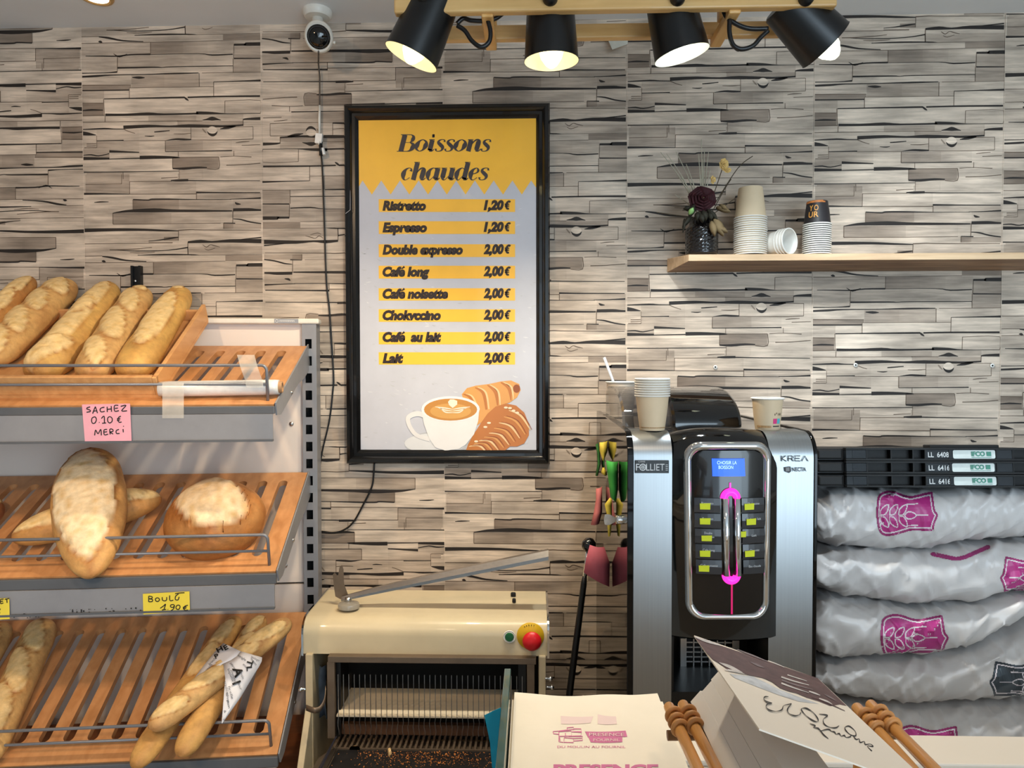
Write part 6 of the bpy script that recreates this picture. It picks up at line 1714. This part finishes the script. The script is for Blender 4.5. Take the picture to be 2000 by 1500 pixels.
# rattan tray
rat = mat('rattan', rgb(198, 138, 70), .42, nz=(24, .16), coat=.3, stretch=(8, 1, 8))
rat2 = mat('rattan_wrap', rgb(190, 130, 72), .5, nz=(40, .2))
dT = .72
Lf = [P(1312, 1392, dT), P(1340, 1388, dT), P(1684, 1394, dT), P(1712, 1388, dT)]
t = thing('rattan_stand', 'rattan stand of paired tied canes holding the stack of cards on the counter', 'stand', tuple((Lf[0]+Lf[3])/2 - Vector((0, .1, .1))))
dirs = [Vector((.04, -1, -.02)), Vector((.05, -1, -.03)), Vector((.0, -1, -.03)), Vector((.02, -1, -.03))]
for p, d in zip(Lf, dirs):
    d = d.normalized()
    MB().tube([p - d*.012, p+d*.30], .0056, 14).build('cane', rat, t)
    for k in range(3):
        c_ = p + d*(.003+.0125*k)
        m = MB()
        fr_ = frame(c_, d + Vector((.35, 0, .15)))
        m.tube([fr_ @ Vector((.0069*math.cos(a), .0069*math.sin(a), .004*math.sin(a*.5))) for a in [i*2*PI/18 for i in range(18)]], .0026, 8, 0, None, True)
        m.build('cane_wrap', rat2, t)
for k in (.024, .20):
    a, b = Lf[0]+dirs[0]*k, Lf[3]+dirs[3]*k
    off = Vector((0, 0, -.0105))
    MB().tube([a-Vector((.01, 0, 0))+off, b+Vector((.01, 0, 0))+off], .005, 12).build('cross_cane', mat('rattan_dark', rgb(120, 78, 40), .5, nz=(30, .2)), t)
for x in (.205, .320):
    for k in (.024, .20):
        q = Lf[0]+dirs[0]*k
        MB().tube([(x, q.y, q.z-.012), (x, q.y, zc-.0005 if q.y > yl_ else zc-.0055)], .006, 12).build('leg', rat2, t)
# cards in the stand
crdw = mat('card_white', rgb(226, 218, 208), .6, nz=(10, .03))
zb_s = Lf[0].z-.0045
yfar = CAMY+.74
dk_ = MB(); dk_.box(.166, .235, CAMY+.44, yfar, zb_s+.0008, zb_s+.006)
tag(dk_.build('dark_card_base', mat('dark_board', rgb(66, 58, 54), .6)), 'dark board lying on the rattan stand beneath the white cards', 'board')
NCd = 3
for k in range(NCd):
    z0 = zb_s+.0066+k*.0120
    s0, s1 = .165+.0104*k, .165+.0104*(k+1)
    y1 = yfar-.0006*k - (.003 if k % 2 else 0)
    m = MB()
    m.hexa([(s0, CAMY+.44, z0), (s0, y1, z0), (.232, y1, z0), (.232, CAMY+.44, z0)], [(s1-.0004, CAMY+.44, z0+.0117), (s1-.0004, y1, z0+.0117), (.232, y1, z0+.0117), (.232, CAMY+.44, z0+.0117)])
    tag(m.build('folded_card', crdw), 'uppermost white folded card under the lifted printed cover' if k == NCd-1 else ORD[NCd-1-k]+' white folded card from the top of the pile on the rattan stand', 'card', 'white cards piled on the rattan stand')
# printed cover lying askew over them
CA, CB, CC, CD = (Vector(v) for v in ((.164, -1.343, 1.227), (.165, -1.547, 1.236), (.280, -1.574, 1.206), (.278, -1.370, 1.196)))
cn_ = (CB-CA).cross(CD-CA).normalized()
if cn_.z < 0: cn_ = -cn_
t = thing('printed_card', 'printed card with a brown fork picture and black script, lifted askew on the card stack', 'card', tuple(CA))
m = MB(); m.hexa([CA, CB, CC, CD], [p-cn_*.0012 for p in (CA, CB, CC, CD)]); m.build('card_sheet', mat('cover_card', rgb(236, 222, 204), .55, nz=(10, .02)), t)
fc = lambda l: (lambda x, y: hit(x, y, CA+cn_*l, cn_))
f1_ = fc(.0005)
br_ = mat('brown_picture', (1, 1, 1, 1), .55, nz=(90, .3), attr=True)
m = MB()
B1, B2, B3 = (.115, .062, .058), (.20, .15, .15), (.62, .56, .52)
m.poly([f1_(x, y) for x, y in [(1356.5, 1243.5), (1597, 1324.5), (1654, 1379), (1640, 1376), (1622, 1379), (1600, 1370), (1575, 1362), (1556, 1354), (1540, 1350), (1524, 1344), (1508, 1332), (1490, 1324), (1460, 1318), (1440, 1312), (1425, 1310), (1415, 1303), (1402, 1294), (1392, 1288), (1379, 1274)]], 0, B1)
f2_ = fc(.0009)
for pts, c in (([(1357, 1244, 1), (1380, 1252, 5), (1408, 1261, 1)], (.55, .5, .48)), ([(1405, 1294, 1), (1425, 1302, 6), (1450, 1314, 2)], B3), ([(1415, 1308, 2), (1432, 1310, 4), (1454, 1316, 1)], B3), ([(1440, 1268, 1), (1470, 1280, 3), (1500, 1292, 1)], B2), ([(1466, 1293, 1), (1480, 1299, 4), (1492, 1304, 1)], B2),
               ([(1526, 1322, 3), (1550, 1330, 2.5), (1580, 1338, 1)], B3), ([(1527, 1328, 3), (1552, 1337, 2.5), (1588, 1347, 1)], B2), ([(1526, 1334, 3), (1550, 1343, 2.5), (1580, 1353, 1)], B3), ([(1538, 1318, 2), (1560, 1325, 2), (1576, 1330, 1)], B3), ([(1580, 1350, 2), (1592, 1354, 3), (1602, 1358, 1)], B3), ([(1600, 1364, 2), (1616, 1370, 3), (1626, 1376, 1)], B3), ([(1610, 1356, 1), (1622, 1362, 3), (1632, 1368, 1)], B2), ([(1586, 1362, 1), (1606, 1368, 2), (1650, 1388, 1)], B1), ([(1500, 1290, 1), (1515, 1296, 2), (1532, 1303, 1)], B3)):
    m.ribbon(pts, f2_, 0, c, 4)
f3_ = fc(.0003)
m.poly([f3_(x, y) for x, y in [(1425, 1316), (1470, 1321), (1500, 1335), (1525, 1348), (1560, 1361), (1600, 1375), (1560, 1370), (1520, 1357), (1470, 1338), (1435, 1324)]], 0, (.56, .56, .57))
m.build('picture', br_, t)
m = MB()
Z = lambda pts: [(1280+x/5, 1220+y/5) for x, y in pts]
Z3 = lambda pts: [(1600+x/5, 1280+y/5) for x, y in pts]
wr = [Z([(1105, 702), (1070, 704), (1060, 728), (1090, 752), (1140, 765), (1095, 775), (1082, 805), (1120, 835), (1180, 846), (1235, 830), (1255, 790), (1330, 772)]), Z([(1330, 772), (1290, 825), (1305, 865), (1360, 888), (1405, 880), (1420, 858)]), Z([(1430, 818), (1475, 815), (1540, 855), (1585, 915), (1585, 945), (1540, 935), (1470, 885), (1428, 835), (1430, 818)]),
      Z([(1600, 872), (1680, 885), (1640, 925), (1650, 970), (1700, 1000), (1760, 1006), (1795, 985)]), Z3([(250, 702), (292, 690), (350, 738), (355, 785), (300, 770), (258, 730), (250, 702)]), Z([(1510, 965), (1560, 985), (1545, 1005), (1590, 1010), (1600, 1030)]), Z([(1600, 1015), (1640, 1070), (1690, 1112)]), Z([(1605, 1040), (1690, 1020), (1720, 1045)]),
      Z3([(120, 740), (150, 748), (165, 770), (195, 762), (215, 788), (245, 780), (262, 800), (300, 795), (315, 775)]), Z3([(330, 780), (360, 820), (390, 815), (400, 850), (440, 840), (450, 870), (500, 865), (525, 890), (470, 885), (515, 935)])]
for s in wr:
    n = len(s); m.ribbon([(x, y, 1.0+1.5*(i % 2)) for i, (x, y) in enumerate(s)], f2_, 0, None, 5)
m.build('script_lettering', mat('script_ink', rgb(52, 46, 44), .6), t)
